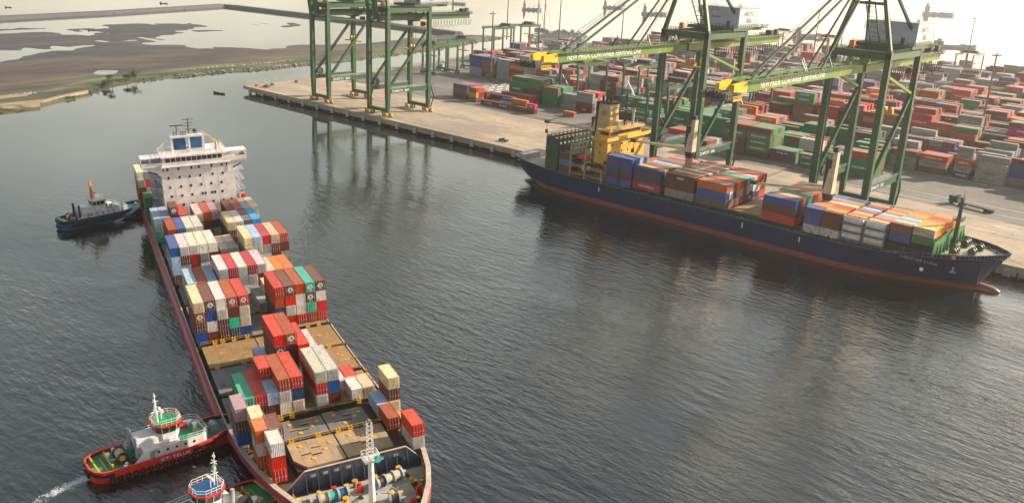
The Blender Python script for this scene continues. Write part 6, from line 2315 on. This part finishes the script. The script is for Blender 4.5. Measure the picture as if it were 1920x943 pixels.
    mb.tube((mx + 0.9, 0.5, zr + 0.4), (mx + 0.9, 0.5, zr + 2.2), 0.10, n=6)
    mb.box(mx + 0.7, mx + 1.1, -0.6, 1.6, zr + 2.2, zr + 2.45)
    if mastm is M_ORANGE:
        mb.beam((mx - 0.3, 0, zr - 1.0), (mx - 0.6, 0, mast_h - 0.6), 0.7, 0.9, 0.4, 0.5)
    mb.build('signal_mast', mastm, r)
    mb = MB()
    for s in (-1, 1):
        mb.tube((x0 - 0.7, s * 2.1, z0), (x0 - 0.9, s * 2.1, z1 + 2.6), 0.42, 0.36, 9)
    split_build(mb, 'exhaust_stack', M_GREYP if trim is None else trim, r)
    # aft winch and bow winch
    mb = MB()
    wx = x0 - 3.2
    for y in (-1.3, 1.3):
        mb.tube((wx, y - 0.1, z0 + 1.1), (wx, y + 0.1, z0 + 1.1), 1.15, n=14)
    mb.box(wx - 1.0, wx + 1.2, -1.6, 1.6, z0, z0 + 0.5)
    wn = mb.build('towing_winch', M_DKSTEEL, r)
    mb = MB()
    mb.tube((wx, -1.2, z0 + 1.1), (wx, 1.2, z0 + 1.1), 0.85, n=12)
    mb.build('rope_drum', M_ROPE, wn)
    mb = MB()
    mb.tube((wx - 0.1, -1.45, z0 + 1.1), (wx - 0.1, -1.38, z0 + 1.1), 0.6, n=6)
    mb.beam((wx - 2.2, -2.6, z0 + 0.5), (wx - 2.2, 2.6, z0 + 0.5), 0.22)
    mb.beam((wx - 2.2, -2.6, z0 - 0.1), (wx - 2.2, -2.6, z0 + 1.2), 0.3)
    mb.beam((wx - 2.2, 2.6, z0 - 0.1), (wx - 2.2, 2.6, z0 + 1.2), 0.3)
    mb.build('tow_bar', M_YELLOW, r)
    mb = MB()
    mb.beam((-h + 1.2, -B * 0.36, z0 + 0.7), (-h + 1.2, B * 0.36, z0 + 0.7), 0.28)
    mb.beam((-h + 2.8, -B * 0.3, z0 + 0.0), (-h + 2.8, B * 0.3, z0), 0.16)
    mb.beam((-h + 2.8, -B * 0.3, z0 + 0.0), (-h + 7.0, -B * 0.3, z0), 0.16)
    mb.build('stern_roller', M_YELLOW if trim is None else M_RAILW, r)
    mb = MB()
    bx = x1 + 2.2
    mb.tube((bx, -1.0, z0 + 1.6), (bx, 1.0, z0 + 1.6), 0.8, n=12)
    mb.box(bx - 0.8, bx + 0.8, -1.4, 1.4, z0 + 0.2, z0 + 0.9)
    mb.tube((h - 2.2, -0.5, z0 + 0.8), (h - 2.2, -0.5, z0 + 2.0), 0.22, n=8)
    mb.tube((h - 2.2, 0.5, z0 + 0.8), (h - 2.2, 0.5, z0 + 2.0), 0.22, n=8)
    mb.build('bow_winch', M_GREYP, r)
    mb = MB()
    for x, y in ((-h + 5.6, B * 0.4), (-h + 5.6, -B * 0.4), (-h + 8.0, B * 0.38), (x1 - 0.6, 0)):
        mb.tube((x, y, z0 - 0.2), (x, y, z0 + 0.8), 0.34, n=9)
    mb.tube((x1 - 3, 1.6, z1 + 0.6), (x1 - 1.6, 1.6, z1 + 0.6), 0.42, n=10)
    split_build(mb, 'deck_drum', M_RAILW, r)
    # deck clutter: vents, boxes, rafts, stairs, hoses
    for i in range(16):
        if i < 9:
            x, y, zz = R.uniform(-h + 3.2, x0 - 0.8), R.uniform(-0.36, 0.36) * B, z0 - 0.05
        else:
            x, y, zz = R.uniform(whx + 3.2, x1 - 1.2), R.uniform(-0.75, 0.75) * hw, z1 + 0.03
        mb = MB()
        s_ = R.uniform(0.3, 0.75)
        if i % 3 == 0:
            mb.tube((x, y, zz), (x, y, zz + s_ * 1.6), s_ * 0.45, n=9)
            mb.tube((x, y, zz + s_ * 1.6), (x, y, zz + s_ * 2.0), s_ * 0.7, n=9)
            mb.build('deck_vent', R.choice((M_GREYP, M_RAILW)), r)
        elif i % 3 == 1:
            mb.box(x - s_, x + s_, y - s_ * 0.6, y + s_ * 0.6, zz, zz + s_)
            mb.box(x - s_ * 1.05, x + s_ * 1.05, y - s_ * 0.65, y + s_ * 0.65, zz + s_, zz + s_ * 1.12)
            mb.build('deck_box', R.choice((M_REDP, M_GREYP, M_DKSTEEL, M_YELLOW)), r)
        else:
            for q in range(3):
                for k in range(8):
                    t0, t1 = 2 * PI * k / 8, 2 * PI * (k + 1) / 8
                    rr = s_ * (1 - 0.2 * q)
                    mb.tube((x + rr * math.cos(t0), y + rr * math.sin(t0), zz + 0.08 + 0.1 * q), (x + rr * math.cos(t1), y + rr * math.sin(t1), zz + 0.08 + 0.1 * q), 0.09, n=4)
            mb.build('rope_coil', R.choice((M_ROPE, M_DKSTEEL)), r)
    for s in (-1, 1):
        mb = MB()
        mb.beam((x0 + 0.2, s * (hw + 0.3), z0), (x0 - 2.2 + 4.4, s * (hw + 0.3), z1), 0.5, 0.12)
        mb.build('stair', M_GREYP, hs)
        mb = MB()
        mb.tube((whx - 1.8, s * (hw - 0.7), z1 + 0.55), (whx - 0.6, s * (hw - 0.7), z1 + 0.55), 0.38, n=10)
        mb.build('life_raft', M_RAILW, hs)
        mb = MB()
        mb.box(x0 - 0.1, x1 - 1.3, s * hw - 0.03, s * hw + 0.05, z0 + 0.02, z0 + 0.22)
        mb.build('red_band', roofedge or M_REDP, hs)
    if text:
        lettering(text, hl, (h - 13.2, -B / 2 - 0.05, 1.5), (1, 0, 0), (0, 0, 1), 0.62, 5.6)
    return r
tug('red tug with green decks, nose against the red ship, trailing foam', T((-148.6, 71.6, 0)) @ Rz(math.radians(81.5)), 27.8, 9.0, M_REDP, M_TGREEN, M_REDP, M_TGREEN, M_RAILW, 0.6, (-4.8, 7.6, 3.75), text='KT. TELUK')
tug('tug with bright blue wheelhouse roof, cut by the bottom frame edge', T((-122.8, 64.2, 0)) @ Rz(math.radians(-91)), 27.5, 9.2, M_REDP, M_TGREEN, M_REDP, M_BLUE, M_RAILW, -1.6, (-4.2, 6.0, 3.8))
tug('dark blue tug with orange mast pushing the red ship side', T((-301.0, 130.2, 0)) @ Rz(math.radians(92)), 29.5, 8.2, M_TBLUE, M_TEALD, M_TBLUE, M_WHITE, M_ORANGE, -1.0, (-7.5, 6.0, 3.5), dz=1.7, mast_h=15.0, trim=M_DKSTEEL, roofedge=M_WHITE)

def foam_material():
    m, t, b = nodes('sea_foam')
    g = t.nodes.new('ShaderNodeNewGeometry')
    a = t.nodes.new('ShaderNodeAttribute')
    a.attribute_name = 'Col'
    n1 = noise(t, 0.9, 6.0, 0.7, g.outputs['Position'])
    n2 = noise(t, 3.2, 5.0, 0.7, g.outputs['Position'])
    k = math_node(t, 'ADD', math_node(t, 'MULTIPLY', n1, 0.65), math_node(t, 'MULTIPLY', n2, 0.45))
    k = math_node(t, 'SUBTRACT', math_node(t, 'ADD', k, a.outputs['Fac']), 1.0)
    al = ramp(t, k, 0.0, 0.22)
    t.links.new(mixc(t, n2, (0.35, 0.42, 0.46), (0.72, 0.76, 0.78)), b.inputs['Base Color'])
    b.inputs['Roughness'].default_value = 0.8
    t.links.new(math_node(t, 'MULTIPLY', al, 0.9), b.inputs['Alpha'])
    return m
M_FOAM = foam_material()
def foam(label, spine, w0, w1, dens):
    """a churned strip on the water, thick behind the propeller and thinning out"""
    mb = MB()
    n, k = len(spine), 9
    rings = []
    for i, p in enumerate(spine):
        a, b_ = Vector((*spine[max(0, i - 1)], 0)), Vector((*spine[min(n - 1, i + 1)], 0))
        d = (b_ - a).normalized()
        w_ = w0 + (w1 - w0) * i / (n - 1)
        rings.append([Vector((p[0], p[1], 0.03)) + Vector((-d.y, d.x, 0)) * w_ * (2 * j / (k - 1) - 1) for j in range(k)])
    mb.loft(rings, closed=False, cap=False)
    for i in range(n - 1):
        for j in range(k - 1):
            q = (j + 0.5) / (k - 1)
            v = dens * (1 - 0.75 * i / (n - 1)) * (1 - abs(2 * q - 1) ** 1.6)
            mb.c[i * (k - 1) + j] = (v, v, v)
    me = mb.mesh('wake_foam', M_FOAM)
    # smooth the density over the corners
    vals = {}
    for i in range(n):
        for j in range(k):
            q = j / (k - 1)
            vals[i * k + j] = dens * (1 - 0.8 * i / (n - 1)) * (1 - abs(2 * q - 1) ** 1.6)
    buf = []
    for pl in me.polygons:
        for vi in pl.vertices:
            v = vals[vi]
            buf.extend((v, v, v, 1.0))
    me.color_attributes['Col'].data.foreach_set('color', buf)
    tag(place('wake_foam', me), label, 'foam', kind='stuff')
foam('white churned foam behind the red tug stern', [(-150.9, 58.4), (-150.8, 56.5), (-150.6, 54.0), (-150.0, 51.0), (-149.2, 47.5), (-148.0, 43.5), (-146.5, 38.5), (-144.5, 33.0), (-142, 27)], 2.2, 5.5, 0.78)
foam('thin foam streaks beside the dark blue tug', [(-301.5, 115.8), (-300, 112), (-298, 107), (-295, 101), (-291, 95)], 3.0, 6.0, 0.50)
foam('pale wash between the red tug and the tug below it', [(-139, 63), (-139, 67), (-137.5, 71), (-137, 75), (-137.5, 79)], 2.0, 3.4, 0.48)

# ================================================================ BOATS, FAR SHIPS, BARGE
r = thing('fishing_boat', 'small dark open boat heading out past the quay corner', 'boat', T((-514, 303, 0)) @ Rz(math.radians(200)))
mb = MB()
rings = []
for x, b_, z in ((-4, 0.75, 0.7), (-2, 0.95, 0.65), (1.5, 0.9, 0.75), (3.4, 0.45, 1.1), (4.3, 0.05, 1.5)):
    rings.append([(x, -b_, z), (x, -b_ * 0.6, -0.3), (x, b_ * 0.6, -0.3), (x, b_, z)])
mb.loft(rings, closed=False, cap=False)
mb.add([p for p in rings[0]], [(0, 1, 2, 3)])
mb.box(-3.6, 2.5, -0.7, 0.7, 0.1, 0.2)
mb.box(-4.5, -4.0, -0.25, 0.25, -0.2, 1.1)
mb.build('hull', M_DKSTEEL, r)
for x, lab in ((-2.6, 'person in dark clothes seated at the stern of the open boat'), (0.6, 'person in dark clothes seated forward in the open boat')):
    M = T((-514, 303, 0)) @ Rz(math.radians(200)) @ T((x, 0, 0.2))
    mb = MB()
    def rg(cx, z, rx, ry):
        return [(cx + rx * math.cos(2 * PI * i / 10), ry * math.sin(2 * PI * i / 10), z) for i in range(10)]
    mb.loft([rg(0.15, 0.0, 0.30, 0.22), rg(0.10, 0.35, 0.34, 0.23), rg(0.0, 0.5, 0.18, 0.2), rg(0.0, 0.85, 0.16, 0.24), rg(0.0, 1.0, 0.12, 0.21), rg(0.02, 1.08, 0.06, 0.07), rg(0.04, 1.16, 0.07, 0.07), rg(0.05, 1.25, 0.10, 0.085), rg(0.04, 1.36, 0.09, 0.08), rg(0.03, 1.42, 0.03, 0.03)])
    for s in (-1, 1):
        mb.tube((0.0, s * 0.24, 0.95), (0.12, s * 0.30, 0.62), 0.055, 0.045, 6)
        mb.tube((0.12, s * 0.30, 0.62), (0.36, s * 0.16, 0.52), 0.045, 0.035, 6)
    o = mb.build('person', M_DKSTEEL)
    o.matrix_world = M
    tag(o, lab, 'person', 'people in the open boat')

def farship(label, x, y, L, H, ang, kind='cargo', m=None):
    m = m or M_SHIPG
    r = thing('distant_ship', label, 'ship', T((x, y, 0)) @ Rz(ang), 'ships anchored in the hazy bay')
    B = L * 0.15
    mb = MB()
    rings = []
    for q, b_, dz in ((-0.5, 0.7, 1.1), (-0.42, 1, 1.0), (0.0, 1, 0.9), (0.34, 1, 1.0), (0.44, 0.6, 1.3), (0.5, 0.05, 1.5)):
        rings.append([(q * L, -b_ * B / 2, H * dz), (q * L, -b_ * B / 2.3, -1), (q * L, b_ * B / 2.3, -1), (q * L, b_ * B / 2, H * dz)])
    mb.loft(rings, closed=True)
    mb.build('hull', m, r)
    mb = MB()
    if kind == 'cargo':
        mb.box(-0.44 * L, -0.32 * L, -B * 0.4, B * 0.4, H, H * 3.2)
        mb.box(-0.43 * L, -0.34 * L, -B * 0.5, B * 0.5, H * 3.2, H * 3.8)
        mb.box(-0.42 * L, -0.37 * L, -B * 0.15, B * 0.15, H * 3.8, H * 5.0)
    else:
        mb.box(-0.46 * L, -0.30 * L, -B * 0.4, B * 0.4, H, H * 2.2)
        mb.box(-0.40 * L, -0.33 * L, -B * 0.3, B * 0.3, H * 2.2, H * 2.9)
    mb.build('superstructure', m, r)
    mb = MB()
    for q in (-0.15, 0.08, 0.28) if kind == 'cargo' else (0.2,):
        mb.tube((q * L, 0, H * 0.8), (q * L, 0, H * 2.9), B * 0.05, n=6)
        mb.beam((q * L, 0, H * 2.2), (q * L + L * 0.12, 0, H * 2.6), B * 0.06)
        mb.box(q * L - L * 0.07, q * L + L * 0.07, -B * 0.35, B * 0.35, H * 0.8, H * 1.25)
    mb.build('deck_gear', m, r)
CA = math.radians(41)
farship('hazy cargo ship above boom 806, bridge at its left', -855, 1310, 42, 3.4, CA, 'cargo')
farship('hazy cargo ship alone at the top right, sharp bow', -640, 2060, 66, 5, CA)
farship('tiny hazy ship left of the tall crane post, topmost', -1118, 1115, 24, 2.6, CA)
farship('faint small ship right of leftmost lamp mast', -985, 1150, 32, 3.0, CA)
farship('faint ship between two lamp masts near the top', -983, 1370, 36, 3.2, CA)
farship('low dark barge behind the stays of crane 805', -522, 1180, 48, 4.2, CA, 'barge')
farship('long hazy barge right of crane 805 house', -360, 1245, 56, 3.6, CA, 'barge')
farship('hazy barge with crane left of crane 805 house', -470, 1440, 46, 3.4, CA, 'barge')
farship('tiny boat inside the pale bay at left', -905, 400, 6, 0.6, CA + 0.2, 'barge', M_DKSTEEL)
farship('speck of a boat at top left corner', -1190, 430, 8, 0.7, CA, 'barge', M_DKSTEEL)
farship('speck of a boat above the breakwater bend', -1215, 640, 11, 0.9, CA, 'barge', M_DKSTEEL)

bg_ = thing('work_barge', 'grey work barge moored by the rocky spit, piled with gear', 'barge', T((-652, 818, 0)) @ Rz(math.radians(60)))
mb = MB()
mb.loft([[(-24, -6, 4), (-24, -6, -1), (-24, 6, -1), (-24, 6, 4)], [(20, -6, 4), (20, -6, -1), (20, 6, -1), (20, 6, 4)], [(26, -5, 5), (23, -5, 1), (23, 5, 1), (26, 5, 5)]])
mb.build('hull', M_SHIPG, bg_)
mb = MB()
for i in range(12):
    x = -21 + i * 3.3
    mb.box(x, x + R.uniform(1.5, 3.2), -4.5, R.uniform(0, 4.5), 4, 4 + R.uniform(2, 6.5))
mb.build('deck_cargo', M_SHIPG, bg_)
for i, (x, y, lab) in enumerate(((-713, 845, 'left one of two tall pile driving towers in haze'), (-707, 850, 'right one of two tall pile driving towers in haze'))):
    r = thing('pile_tower', lab, 'tower', T((x, y, 0.5)), 'pile driving towers by the barge')
    mb = MB()
    mb.beam((0, 0, 0), (0, 0, 40), 1.6, 1.6, 1.0, 1.0)
    mb.build('mast', M_SHIPG, r)
    mb = MB()
    mb.beam((0, 0, 36), (7, 5, 2), 0.35)
    mb.build('back_stay', M_SHIPG, r)
    mb = MB()
    mb.box(-3, 4, -2.5, 2.5, 0, 5)
    mb.build('winch_house', M_SHIPG, r)
